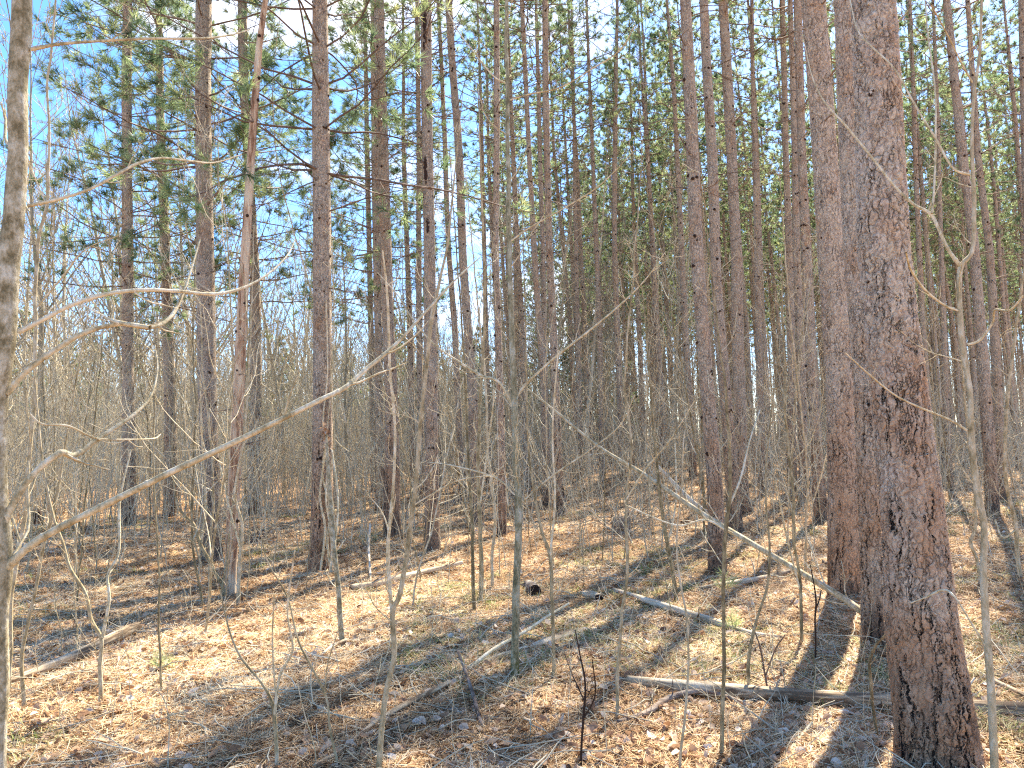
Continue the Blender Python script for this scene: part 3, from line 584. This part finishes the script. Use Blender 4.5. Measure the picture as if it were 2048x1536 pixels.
sapling('tall curving sapling in front of the farthest-left pine', [(18, 1390, 9), (25, 1187, 9), (40, 1090, 9), (52, 1010, 9), (60, 900, 9), (69, 800, 8), (71, 700, 8), (73, 512, 8), (93, 410, 7), (99, 307, 6), (96, 171, 5), (105, 80, 5), (113, -10, 4)], [[(69, 620, 4), (120, 560, 4), (170, 500, 3), (240, 470, 2)], [(93, 410, 3), (60, 330, 3), (40, 250, 2)]], up=.8, twigs=10)
sapling('pale crooked sapling over the barkless log at the lower left', [(203, 1412, 11), (200, 1340, 9), (202, 1280, 8), (183, 1240, 8), (172, 1190, 7), (140, 1135, 7), (125, 1080, 6), (108, 1035, 6), (92, 960, 5), (80, 860, 4)], [[(205, 1275, 8), (218, 1200, 7), (216, 1150, 6), (238, 1100, 6), (240, 1000, 5), (262, 900, 3)]], up=.8, twigs=9)
sapling('whip-thin upright sapling right of the barkless log', [(325, 1388, 5), (318, 1280, 5), (318, 1150, 4), (310, 1030, 4), (305, 900, 3), (312, 760, 2)], up=.4, twigs=7)
sapling('twin-stemmed sapling with a deep fork at the lower left of centre', [(553, 1540, 9), (548, 1430, 9), (525, 1370, 6), (480, 1310, 5), (455, 1255, 4), (440, 1180, 3)], [[(549, 1428, 7), (560, 1350, 6), (585, 1300, 5), (575, 1220, 4), (590, 1100, 3)], [(552, 1400, 4), (545, 1290, 4), (548, 1190, 3)]], twigs=8)
sapling('spindly sapling arching right at the lower left of centre', [(680, 1540, 6), (660, 1460, 5), (650, 1390, 5), (600, 1290, 5), (575, 1200, 4), (540, 1130, 3), (520, 1060, 3)], [[(650, 1390, 3), (655, 1330, 3), (680, 1250, 2)]], twigs=8)
sapling('sapling with a curved foot in front of the snag and blackened pine', [(447, 1192, 9), (443, 1170, 8), (424, 1130, 8), (402, 1090, 8), (388, 1050, 7), (368, 1030, 7), (352, 1000, 5), (345, 900, 4), (350, 780, 3)], [[(402, 1090, 5), (412, 1010, 5), (405, 900, 4), (400, 760, 3)]], up=.6, twigs=9)
sapling('pair-forming sapling just right of the snag foot', [(475, 1215, 9), (480, 1120, 8), (484, 1050, 7), (470, 980, 6), (490, 860, 5), (500, 700, 4), (505, 560, 3)], [[(482, 1100, 5), (460, 1020, 4), (440, 930, 3)]], up=.6, twigs=9)
sapling('straight sapling nearest left of the mossy sapling, its foot in short grass', [(948, 1222, 9), (946, 1120, 8), (942, 1010, 7), (935, 880, 6), (930, 740, 5), (920, 600, 4)], up=1.5, twigs=10)
sapling('thicker twin of the sapling in short grass, left of the mossy one', [(963, 1205, 11), (962, 1100, 10), (958, 1000, 9), (956, 900, 8), (963, 760, 7), (970, 600, 6), (965, 450, 5)], [[(960, 1010, 4), (975, 900, 4), (990, 780, 3)]], up=1.5, twigs=10)
sapling('dark-footed sapling with wavy stem close left of the mossy sapling', [(985, 1180, 8), (984, 1120, 7), (990, 1040, 7), (984, 970, 7), (975, 900, 6), (972, 780, 5), (955, 600, 4)], up=1.5, twigs=9)
sapling('yellow-grey sapling leaning left below the leaning pole', [(1352, 1205, 10), (1346, 1150, 9), (1335, 1090, 9), (1325, 1030, 8), (1312, 900, 6), (1300, 760, 5)], [[(1335, 1090, 5), (1352, 1000, 4), (1350, 880, 3)]], up=1, twigs=9)
sapling('thin brown sapling standing straight in front of the shade by the wide pines', [(1613, 1170, 6), (1612, 1060, 6), (1616, 960, 5), (1600, 800, 5), (1580, 640, 4), (1570, 500, 3)], [[(1614, 1040, 3), (1640, 960, 3), (1660, 880, 2)]], up=1, twigs=12)
sapling('slim pair-stem sapling under the lower half of the leaning pole', [(1602, 1290, 8), (1600, 1180, 7), (1590, 1090, 6), (1586, 980, 6), (1572, 850, 5), (1568, 700, 4)], [[(1600, 1180, 4), (1575, 1080, 4), (1550, 960, 3)]], up=.8, twigs=12)
sapling('thin crooked sapling behind the long fallen log, right of its middle', [(1500, 1400, 8), (1498, 1310, 8), (1513, 1240, 6), (1535, 1170, 6), (1540, 1080, 5), (1530, 960, 4), (1545, 800, 3)], up=.6, twigs=10)
sapling('dead grey sapling leaning on the widest pine, in front of its left side', [(1757, 1475, 6), (1745, 1400, 7), (1738, 1330, 7), (1752, 1290, 6), (1775, 1260, 4), (1783, 1180, 3)], twigs=3)
sapling('shaggy-barked sapling stem right of the vine-wrapped pine', [(688, 1290, 12), (680, 1240, 13), (677, 1180, 12), (670, 1120, 13), (663, 1060, 12), (660, 980, 10), (655, 920, 8), (652, 870, 5)], [[(668, 1110, 5), (676, 1000, 5), (664, 900, 4)]], twigs=5, mats=(M_SAPN, M_BR))
sapling('dark slender shrub with budded black twigs at the lower centre right', [(1162, 1536, 4), (1166, 1440, 5), (1170, 1370, 4), (1160, 1310, 3), (1150, 1260, 2)], [[(1166, 1440, 3), (1190, 1390, 3), (1185, 1320, 2)], [(1168, 1400, 3), (1145, 1350, 2), (1130, 1310, 2)]], twigs=7, mats=(M_KNOT, M_KNOT), name='shrub', cat='shrub')
sapling('dark twiggy shrub above the right end of the branch pile', [(1535, 1392, 4), (1530, 1340, 4), (1518, 1290, 3), (1505, 1250, 2)], [[(1532, 1350, 3), (1550, 1300, 3), (1570, 1270, 2)]], twigs=8, mats=(M_LIMB, M_LIMB), name='shrub', cat='shrub')
sapling('thin dark sapling before the foot of the third wide pine', [(1631, 1322, 4), (1630, 1250, 4), (1633, 1210, 4), (1628, 1170, 3), (1622, 1130, 2)], [[(1632, 1218, 3), (1640, 1195, 3), (1642, 1180, 2)]], twigs=3, mats=(M_KNOT, M_KNOT))
sapling('smooth sapling near the right edge leaning left over the far litter', [(2040, 1160, 10), (2035, 1100, 9), (2030, 1040, 9), (2010, 940, 8), (2015, 800, 7), (2040, 600, 6)], [[(2032, 1060, 5), (2005, 1075, 4), (1990, 1040, 4)]], up=1, twigs=10)
sapling('wavy sapling right behind the forked yellowish one', [(1960, 1175, 7), (1955, 1120, 7), (1940, 1085, 8), (1950, 1050, 7), (1948, 960, 6), (1935, 860, 5), (1925, 740, 4)], up=1, twigs=9)
sapling('light upright sapling by the branch pile, lower right of centre', [(1360, 1560, 7), (1365, 1480, 6), (1378, 1350, 5), (1372, 1240, 5), (1355, 1110, 4), (1362, 1000, 3)], up=.5, twigs=7)
sapling('crooked sapling at the far left behind the nearest stem', [(50, 1420, 9), (45, 1300, 8), (72, 1180, 7), (88, 1090, 7), (105, 1030, 8), (118, 960, 6), (135, 860, 4)], up=1, twigs=9)

# ------------------------------------------------------------------ fallen wood
def log(label, pts, material, name='fallen_log', cat='log', sink=.0, lift=None, branches=0, seed=1, caps=True, S=20, endm=None):
    """pts: (px, py, width px, lift in m); lies on the ground"""
    r = np.random.default_rng(seed); Q = []
    for x, y, wd, lf in pts:
        g_ = ground(x, y); rd = pxw(wd, g_[1])/2; Q.append((g_[0], g_[1], g_[2]+rd*(1-sink)+lf+.014, rd))
    Q = spline(np.array(Q), 12*len(Q)); o = Q[0, :3].copy(); P = Q[:, :3]-o; t = unit(np.gradient(P, axis=0)); a = unit(np.cross(t, [0, 0, 1.])); b = np.cross(a, t)
    th = np.arange(S)*2*np.pi/S; K = len(P); s_ = np.cumsum(np.r_[0, np.linalg.norm(np.diff(P, axis=0), axis=1)])[:, None]
    rad = Q[:, 3:4]*(1+.22*vn(s_*.35+seed, np.cos(th)[None]*.25+np.sin(th)[None]*.31, .22, 2)+.09*vn(s_+seed, np.cos(th)[None]*.9+np.sin(th)[None]*.7, .11, 3)+.10*vn(th[None]*1.0+0*s_, s_*.05, .4, 6))
    V = P[:, None]+rad[..., None]*(a[:, None]*np.cos(th)[None, :, None]+b[:, None]*np.sin(th)[None, :, None])
    V[0] += t[0]*r.normal(0, Q[0, 3]*.35, S)[:, None]; V[-1] += t[-1]*r.normal(0, Q[-1, 3]*.35, S)[:, None]
    i = np.arange(K-1)[:, None]*S; s = np.arange(S)[None]; s2 = (s+1) % S; q = np.stack([i+s, i+s2, i+S+s2, i+S+s], -1).reshape(-1, 4)
    mb = MB(); mb.add(V, q); e = []; c0 = K*S; c1 = c0+1
    VV = np.concatenate([V.reshape(-1, 3), [P[0]], [P[-1]]]); mb = MB()
    tt = [(c0, (k+1) % S, k) for k in range(S)]+[(c1, (K-1)*S+k, (K-1)*S+(k+1) % S) for k in range(S)]
    mb.add(VV, q); mb.t.append(np.array(tt)); mb.tm.append(np.full(len(tt), 1 if endm else 0))
    root = thing(name, label, cat, o)
    qd = Vector((0, 0, 1)).rotation_difference(Vector(P[-1]-P[0]).normalized()); mb.v[0] = mb.v[0] @ np.array(qd.to_matrix())
    wo_ = obj('wood', mb.mesh('wood', [material]+([endm] if endm else [])), root); wo_.rotation_mode = 'QUATERNION'; wo_.rotation_quaternion = qd
    if branches:
        bq, br = spawn(P[None], Q[None, :, 3], branches, .1, .95, .22, 55, 6, .15, .04, r, .35); bq[..., 2] = np.maximum(bq[..., 2], -.02)
        for k_ in range(len(bq)): mb = MB(); mb.tubes(bq[k_:k_+1], br[k_:k_+1], 5); obj('twig', mb.mesh('twig', material), root)
    return root
log('long fallen log with peeling grey bark running behind the widest pine foot', [(1258, 1378, 20, 0), (1330, 1392, 27, 0), (1450, 1402, 28, 0), (1600, 1412, 26, 0), (1790, 1424, 27, 0), (1930, 1434, 28, 0), (2060, 1442, 27, 0), (2160, 1450, 24, 0)], M_DEAD, seed=3, branches=3)
log('smooth barkless log at the lower left, its broken end raised', [(14, 1378, 17, 0), (80, 1353, 18, 0), (150, 1325, 19, .0), (215, 1299, 19, .02), (275, 1275, 18, .04)], M_DEAD, seed=8)
log('pale fallen pole running down to the right, right of the cut log ends', [(1228, 1188, 9, 0), (1290, 1210, 13, 0), (1370, 1236, 15, 0), (1440, 1258, 14, 0), (1500, 1276, 11, 0), (1570, 1284, 8, 0)], M_DEAD, seed=5, branches=3)
log('pale broken pole lying left of the mossy sapling among dark brush', [(703, 1184, 13, 0), (760, 1175, 12, 0), (800, 1164, 12, 0), (870, 1150, 10, .02), (925, 1140, 8, .05)], M_DEAD, seed=6, branches=8)
log('peeled crooked branch lying across the bottom, left of centre', [(630, 1548, 12, 0), (690, 1512, 14, 0), (750, 1465, 13, .01), (800, 1437, 12, .02), (850, 1410, 11, .02), (900, 1380, 9, .02)], M_DEAD, 'fallen_branch', 'branch', seed=7, branches=3)
log('thin grey branch arching up to the right in front of the mossy sapling', [(930, 1352, 7, .0), (990, 1330, 7, .08), (1050, 1312, 6, .14), (1100, 1285, 5, .18), (1140, 1262, 4, .2)], M_BR, 'fallen_branch', 'branch', seed=9, branches=3)
log('dark stiff stick slanting at the bottom centre', [(1005, 1488, 7, 0), (965, 1460, 8, 0), (947, 1410, 7, .03), (932, 1370, 6, .05), (917, 1342, 5, .1)], M_GREY, 'fallen_branch', 'branch', seed=10)
log('dark forked branch lying below the long fallen log', [(1236, 1455, 9, 0), (1290, 1438, 11, 0), (1345, 1412, 11, .02), (1400, 1402, 9, .03), (1450, 1408, 7, .02), (1530, 1432, 6, 0)], M_GREY, 'fallen_branch', 'branch', seed=11, branches=6)
log('pale branch lying at the right edge behind the long log', [(1925, 1332, 9, 0), (1970, 1362, 10, 0), (2020, 1388, 11, 0), (2075, 1415, 11, 0)], M_DEAD, 'fallen_branch', 'branch', seed=12, branches=2)
log('short bark-covered log with a blackened cut end, left one of two', [(1052, 1180, 21, 0), (1059, 1181, 22, 0), (1066, 1186, 23, 0), (1070, 1191, 24, 0)], M_GREY, 'cut_log', 'log', seed=13, endm=M_KNOT, sink=.4)
log('short pale log with a dark cut end, right one of two', [(1170, 1196, 14, 0), (1181, 1197, 15, 0), (1192, 1201, 17, 0), (1198, 1205, 17, 0)], M_DEAD, 'cut_log', 'log', seed=14, endm=M_KNOT, sink=.4)
log('low mouldering log half sunk in litter right of the mossy sapling foot', [(950, 1335, 14, -.01), (1000, 1318, 18, -.01), (1060, 1300, 22, -.01), (1130, 1275, 24, -.01), (1190, 1262, 20, -.02)], M_DEAD, seed=15, sink=1.1)
log('distant dark log on the rise behind the pines at centre', [(880, 1012, 7, 0), (930, 1004, 8, 0), (1000, 1000, 7, .05), (1060, 995, 6, .1)], M_GREY, seed=16, branches=6)
log('pale log behind the foot of the leaning pine, lying toward the wide trunks', [(1400, 1185, 9, 0), (1460, 1176, 11, 0), (1530, 1163, 10, 0), (1580, 1150, 8, 0)], M_DEAD, seed=17, branches=2)
log('pale stick lying left of the shaggy-barked sapling foot', [(640, 1320, 5, 0), (665, 1300, 6, 0), (692, 1290, 6, .01)], M_DEAD, 'fallen_branch', 'branch', seed=18)
log('bent white-bleached stick standing by the broken pole, left of centre', [(742, 1172, 4, 0), (738, 1120, 5, .12), (741, 1085, 4, .25)], M_DEAD, 'fallen_branch', 'branch', seed=19)
log('short dark crooked stick in the litter at the lower left of centre', [(436, 1368, 6, 0), (455, 1385, 7, 0), (490, 1390, 6, 0)], M_GREY, 'fallen_branch', 'branch', seed=20)
log('grey twiggy branch lying at the bottom right of centre', [(1560, 1540, 6, 0), (1590, 1500, 7, 0), (1625, 1470, 5, .04)], M_BR, 'fallen_branch', 'branch', seed=22, branches=6)
# long pole leaning from behind the widest pine up to the left
def pole(label, px, name, material, br):
    Y = [p_[3] for p_ in px]; P = np.array([(*at(x, y, yy), pxw(w_, yy)/2) for x, y, w_, yy in px]); S_ = spline(P, 90); o = S_[0, :3].copy()
    root = thing(name, label, 'leaning pole', o); mb = MB(); mb.tubes(S_[None, :, :3]-o, S_[None, :, 3], 10); obj('stem', mb.mesh('stem', material), root)
    r = np.random.default_rng(3); tw, tr_ = spawn(S_[None, :, :3], S_[None, :, 3], br, .15, .98, .11, 42, 8, .15, .08, r, .25); t2, r2 = spawn(tw, tr_, 3, .3, 1, .4, 40, 5, .15, .05, r, .6)
    mb = MB(); mb.tubes(tw-o, np.maximum(tr_, .0016), 5); mb.tubes(t2-o, np.maximum(r2, .0013), 4); obj('twigs', mb.mesh('twigs', M_BR), root)
g0 = ground(1790, 1285)
pole('long thin dead pole leaning up to the left from behind the widest pine', [(1850, 1322, 14, g0[1]-.2), (1782, 1270, 13, g0[1]), (1700, 1206, 13, g0[1]+.3), (1610, 1150, 12, g0[1]+.6), (1500, 1085, 11, g0[1]+1), (1400, 1025, 11, g0[1]+1.3), (1290, 950, 8, g0[1]+1.6), (1200, 895, 6, g0[1]+1.9), (1120, 830, 5, g0[1]+2.1), (1052, 775, 3, g0[1]+2.3)], 'leaning_pole', M_SAP, 12)
g0 = ground(1450, 1062)
pole('short pale pole propped behind the leaning pine by the long pole', [(1462, 1064, 12, g0[1]), (1420, 1032, 12, g0[1]+.2), (1380, 1000, 11, g0[1]+.3), (1345, 965, 10, g0[1]+.4), (1312, 930, 7, g0[1]+.5)], 'leaning_pole', M_DEAD, 3)
g0 = ground(2040, 1000)

# stumps
def stump(label, px, py, w_, h_, material, seed, twigs=0, bush=False):
    g_ = ground(px, py); rd = pxw(w_, g_[1])/2; h = pxw(h_, g_[1]); r = np.random.default_rng(seed); S, K = 28, 12
    th = np.arange(S)*2*np.pi/S; z = np.linspace(-.05, h, K)[:, None]; jag = r.uniform(.35, 1.2, S); jag = (jag+np.roll(jag, 1))/2
    rad = rd*(1+.35*np.exp(-np.maximum(z, 0)/.06)*(1+.4*np.sin(3*th+seed)))*(1+.25*vn(np.cos(th)[None]*2+z*0+5, np.sin(th)[None]*2+z, .5, 2))
    V = np.stack([rad*np.cos(th), rad*np.sin(th), z*jag[None]], -1); i = np.arange(K-1)[:, None]*S; s = np.arange(S)[None]; s2 = (s+1) % S
    q = np.stack([i+s, i+s2, i+S+s2, i+S+s], -1).reshape(-1, 4); V2 = np.stack([rad[-1]*.5*np.cos(th), rad[-1]*.5*np.sin(th), h*.72+0*th], -1)
    VV = np.concatenate([V.reshape(-1, 3), V2, [[0, 0, h*.7]]]); b = (K-1)*S
    q = np.concatenate([q, [[b+k, b+(k+1) % S, b+S+(k+1) % S, b+S+k] for k in range(S)]]); t = [(b+S+k, b+S+(k+1) % S, b+2*S) for k in range(S)]
    mb = MB(); mb.add(VV, q, t); root = thing('stump', label, 'stump', g_); obj('wood', mb.mesh('wood', material), root)
    if twigs:
        n = twigs; a = r.uniform(0, 6.28, n); B = np.stack([rd*1.2*np.cos(a), rd*1.2*np.sin(a), r.uniform(0, h, n)], 1)
        P = grow(B, np.stack([np.cos(a+r.normal(0, 1, n)), np.sin(a), r.uniform(-.1, .7, n)], 1), r.uniform(.4, 1.2, n), 7, .3, 0, r)
        mb = MB(); mb.tubes(P, np.full((n, 1), .011)*np.linspace(1, .3, 7), 5); obj('twigs', mb.mesh('twigs', M_DEAD), root)
stump('grey decayed stump wreathed in broken twigs, right of centre', 1242, 1068, 38, 44, M_GREY, 1, 36)
stump('round brown mouldering stump between the snag and the vine-wrapped pine', 515, 1086, 34, 24, M_GREY, 2, 10)
stump('black charred stump at the far left edge of the clearing', 65, 1050, 30, 32, M_KNOT, 3)
stump('tiny black stump on the litter above the barkless log', 210, 1240, 15, 12, M_KNOT, 4)
stump('low brown stump beside the foot of the third wide pine', 1655, 1133, 18, 12, M_GREY, 5)

# vine stems on the stout pine, dead leaves caught in them
vt = [o for o in COL.objects if o.get('label', '').startswith('stout pine wrapped')][0]
root = thing('vine', 'grey vine stems climbing the stout pine, dead leaves caught at their top', 'vine', vt.location); Yv = vt.location.y-.22; o = np.array(vt.location)
for k, pl in enumerate([[(660, 1160), (664, 1080), (652, 1000), (655, 930), (650, 870)], [(668, 1170), (655, 1090), (660, 1020), (645, 950), (652, 880), (660, 800)], [(640, 1150), (650, 1060), (640, 990), (650, 900), (646, 840), (655, 740), (652, 600)], [(672, 1160), (668, 1040), (660, 960), (668, 880), (662, 760), (668, 640), (664, 480)]]):
    P = spline(np.array([at(x, y, Yv+.03*k) for x, y in pl]), 50); mb = MB(); mb.tubes(P[None]-o, np.linspace(.017, .006, 50)[None], 8); obj('stem', mb.mesh('stem', M_BR), root)
def leafmesh(mb, pos, size, r, up=None):
    n = len(pos); u = np.array([-1, -.55, .1, .7, 1.0]); wv = np.array([.05, .55, .62, .38, .04])
    wv = wv[None]*r.uniform(.7, 1.25, (n, 5)); a = r.uniform(0, 6.28, n); nrm = unit(r.normal(size=(n, 3))*np.array([.5, .5, .2])+np.array([0, 0, .8])) if up is None else unit(r.normal(size=(n, 3)))
    e = np.stack([np.cos(a), np.sin(a), a*0], 1); e = unit(e-nrm*np.sum(e*nrm, 1, keepdims=True)); f = np.cross(nrm, e); c = r.uniform(-.5, .9, n)[:, None]; fo = r.uniform(-.3, .8, n)[:, None]
    V = []
    for s in (-1, 0, 1):
        V.append(pos[:, None]+size[:, None, None]*(e[:, None]*u[None, :, None]+f[:, None]*(s*wv)[..., None]+nrm[:, None]*(c*(u**2)[None]*.5+abs(s)*fo*wv)[..., None]))
    V = np.stack(V, 1).reshape(-1, 3); b = np.arange(n)[:, None]*15
    q = np.concatenate([b+np.array([[s*5+k, s*5+k+1, s*5+5+k+1, s*5+5+k]]) for s in (0, 1) for k in range(4)])
    mb.add(V, q, rnd=np.repeat(r.beta(2.2, 1.8, n), 15))
r = np.random.default_rng(9); mb = MB(); c = at(651, 873, Yv-.05)-o; leafmesh(mb, c+r.normal(size=(16, 3))*[.035, .03, .07], r.uniform(.03, .055, 16), r, 1); obj('dead_leaves', mb.mesh('dead_leaves', M_LEAF, rnd=True), root)['label'] = 'brown curled leaves'

# ------------------------------------------------------------------ ground cover
def scatter(n, ymin, ymax, p, r, xm=.74):
    y = (ymin**p+(ymax**p-ymin**p)*r.random(n))**(1/p); x = r.uniform(-xm, xm, n)*y; return x, y
def gz(x, y): return terrain(x, y)+fine(x, y)
r = np.random.default_rng(31)
x, y = scatter(420000, 3.1, 26, -.15, r); n = len(x); dist = y
cl = vn(x, y, .45, 8)+vn(x, y, .16, 9); z = gz(x, y)+.004+np.abs(r.normal(0, .009, n))+.012*np.clip(cl, 0, 1)
a = r.uniform(0, np.pi, n)+2.2*vn(x, y, .3, 12); tl = r.normal(0, .22, n); ln = r.uniform(.045, .10, n); wd = .0011+.00030*dist
e = np.stack([np.cos(a), np.sin(a), tl], 1)*ln[:, None]; sd = np.stack([-np.sin(a), np.cos(a), r.normal(0, .5, n)], 1)*(wd/2)[:, None]
c = np.stack([x, y, z], 1); bend = np.stack([-np.sin(a), np.cos(a), 0*a+.3], 1)*(r.normal(0, .10, n)*ln)[:, None]
V = np.stack([c-e-sd, c-e+sd, c+bend+sd, c+bend-sd, c+e+sd, c+e-sd], 1); b = np.arange(n)[:, None]*6
mb = MB(); q = np.concatenate([b+np.array([[0, 1, 2, 3]]), b+np.array([[3, 2, 4, 5]])]); rv = np.clip(r.beta(1.5, 1.3, n)+.45*vn(x, y, .9, 4), 0, 1)
mb.add(V, q, rnd=np.repeat(rv, 6)); tag(obj('needle_litter', mb.mesh('needle_litter', M_LITTER, smooth=False, rnd=True)), 'rusty carpet of fallen pine needles over the forest floor', 'needle litter', None, 'stuff')
x, y = scatter(36000, 3.1, 22, .1, r); dn = vn(x, y, 1.3, 14)+.5*vn(x, y, .4, 15); k = dn > r.uniform(-.55, .5, len(x)); x = x[k]; y = y[k]; n = len(x); mb = MB()
leafmesh(mb, np.stack([x, y, gz(x, y)+r.uniform(.008, .035, n)], 1), r.uniform(.012, .036, n), r)
tag(obj('leaf_litter', mb.mesh('leaf_litter', M_LEAF, rnd=True)), 'curled tan dead leaves strewn over the pine needles', 'leaf litter', None, 'stuff')
# dry grass and green sprigs
x, y = scatter(4200, 3.2, 20, .3, r); dn = vn(x, y, 1.6, 24)+.4*vn(x, y, .5, 25); k = dn > .12; x = x[k]; y = y[k]; m = 22; n = len(x)*m
gx = np.repeat(x, m)+r.normal(0, .05, n); gy = np.repeat(y, m)+r.normal(0, .05, n); a = r.uniform(0, 6.28, n); ll = r.uniform(.05, .15, n); sp_ = r.uniform(.5, 1.6, n)
B = np.stack([gx, gy, gz(gx, gy)], 1); dv = unit(np.stack([np.cos(a)*sp_, np.sin(a)*sp_, 0*a+.8], 1)); P = grow(B, dv, ll, 4, .1, -.35, r)
sd = np.stack([-np.sin(a), np.cos(a), 0*a], 1)*(.0010+.00025*gy)[:, None]; V = np.stack([P[:, 0]-sd, P[:, 0]+sd, P[:, 1]-sd, P[:, 1]+sd, P[:, 2]-sd*.7, P[:, 2]+sd*.7, P[:, 3]-sd*.1, P[:, 3]+sd*.1], 1)
b = np.arange(n)[:, None]*8; q = np.concatenate([b+np.array([[0, 1, 3, 2]])+2*i for i in range(3)]); mb = MB(); mb.add(V, q, rnd=np.repeat(np.clip(np.repeat(r.beta(1.8, 1.6, len(x)), m)+r.normal(0, .15, n), 0, 1), 8))
tag(obj('grass', mb.mesh('grass', M_GRASS, smooth=False, rnd=True)), 'sparse tufts of straw and green grass on the forest floor', 'grass', None, 'stuff')
# small sticks
x, y = scatter(4200, 3.2, 24, .2, r); n = len(x); a = r.uniform(0, 6.28, n); B = np.stack([x, y, gz(x, y)+.012], 1)
P = grow(B, np.stack([np.cos(a), np.sin(a), r.normal(.03, .12, n)], 1), r.uniform(.10, .6, n)*np.where(r.random(n) < .1, 2, 1), 6, .16, -.02, r); P[..., 2] = np.maximum(P[..., 2], terrain(P[..., 0], P[..., 1])+.004)
mb = MB(); mb.tubes(P, (r.uniform(.0015, .005, n)+.00012*y)[:, None]*np.linspace(1, .5, 6), 5)
tag(obj('twig_litter', mb.mesh('twig_litter', M_TW)), 'broken twigs and small sticks scattered over the ground', 'twig litter', None, 'stuff')
# thicket: whips and brush nobody could count
r = np.random.default_rng(77); n = 10500; y = 9+ (46*r.random(n)**.75); x = r.uniform(-.80, .75, n)*y
left = x < -3.5+(y-16)*.25; k = np.where(y < 17, r.random(n) < .42, np.where(left, True, r.random(n) < .5)); x = x[k]; y = y[k]; n = len(x)
Hh = np.where(y < 17, r.uniform(.4, 3.0, n), r.uniform(1.2, 4.6, n)*np.where(x < -3.5+(y-16)*.25, 1.15, .8))
B = np.stack([x, y, terrain(x, y)-.03], 1); P = grow(B, r.normal(0, .16, (n, 3))*[1, 1, 0]+[0, 0, 1], Hh, 9, .11, .05, r); wr = (.0035+.00022*y)[:, None]*np.linspace(1, .4, 9)*r.uniform(.6, 1.5, (n, 1))
mb = MB(); mb.tubes(P, wr, 4); Q, RQ = spawn(P, wr, 8, .08, 1, .34, 44, 6, .17, .08, r, .6, 1, True); mb.tubes(Q, RQ, 3)
Q2, RQ2 = spawn(Q, RQ, 2, .2, 1, .5, 44, 4, .2, .05, r, .8); mb.tubes(Q2, RQ2, 3)
tag(obj('thicket', mb.mesh('thicket', M_TW)), 'tangle of thin leafless brush stems among and behind the pines', 'brush', None, 'stuff')
# short whips standing out of the litter close by
n = 420; x, y = scatter(n, 3.6, 13, .9, r); B = np.stack([x, y, gz(x, y)-.02], 1); P = grow(B, r.normal(0, .2, (n, 3))*[1, 1, 0]+[0, 0, 1], r.uniform(.12, .75, n), 8, .13, .05, r)
wr = r.uniform(.0015, .0032, (n, 1))*np.linspace(1, .4, 8); mb = MB(); mb.tubes(P, wr, 5); Q, RQ = spawn(P, wr, 3, .2, 1, .35, 45, 5, .15, .1, r, .7); mb.tubes(Q, RQ, 4)
tag(obj('undergrowth', mb.mesh('undergrowth', M_BR)), 'short bare whips poking up through the needle litter', 'undergrowth', None, 'stuff')
# far woods closing the view
r = np.random.default_rng(78); n = 850; y = r.uniform(64, 105, n); x = r.uniform(-.85, .85, n)*y; B = np.stack([x, y, terrain(x, y)], 1)
P = grow(B, r.normal(0, .05, (n, 3))*[1, 1, 0]+[0, 0, 1], r.uniform(8, 15, n)*np.where(x > 0, .95, 1), 9, .05, .05, r); wr = np.full((n, 1), .10)*np.linspace(1, .25, 9)*r.uniform(.5, 1.3, (n, 1)); mb = MB(); mb.tubes(P, wr, 4)
Q, RQ = spawn(P, wr, 14, .15, 1, .3, 40, 6, .12, .08, r, .4, 1, True); mb.tubes(Q, np.maximum(RQ, .018), 3); Q2, RQ2 = spawn(Q, RQ, 5, .1, 1, .45, 38, 4, .15, .05, r, .6); mb.tubes(Q2, np.maximum(RQ2, .014), 3)
tag(obj('far_woods', mb.mesh('far_woods', M_TW)), 'grey mass of leafless woods far beyond the pines', 'woods', None, 'stuff')
# pine seedlings
for lab, px, py, s in (('green pine seedling on sunlit litter left of the whip-thin sapling', 322, 1345, 1.0), ('pale green pine seedling beside the foot of the leaning pine', 1452, 1185, 1.4), ('green pine seedling beyond the end of the pale fallen pole', 1466, 1268, 1.1)):
    g_ = ground(px, py); r = np.random.default_rng(px); root = thing('pine_seedling', lab, 'seedling', g_); P = grow(np.zeros((4, 3)), np.array([[0, 0, 1.], [.6, .2, .8], [-.6, .3, .7], [.1, -.6, .8]]), [.14*s, .11*s, .1*s, .1*s], 5, .1, .1, r)
    mb = MB(); mb.tubes(P, np.full((4, 1), .004)*np.linspace(1, .5, 5), 5); obj('stem', mb.mesh('stem', M_LIMB), root)
    mb = MB(); tufts(mb, P[:, -1], P[:, -1]-P[:, -2], 34, .09*s, .003, r, np.full(4, .75)); obj('needles', mb.mesh('needles', M_NEEDLE, smooth=False, rnd=True), root)
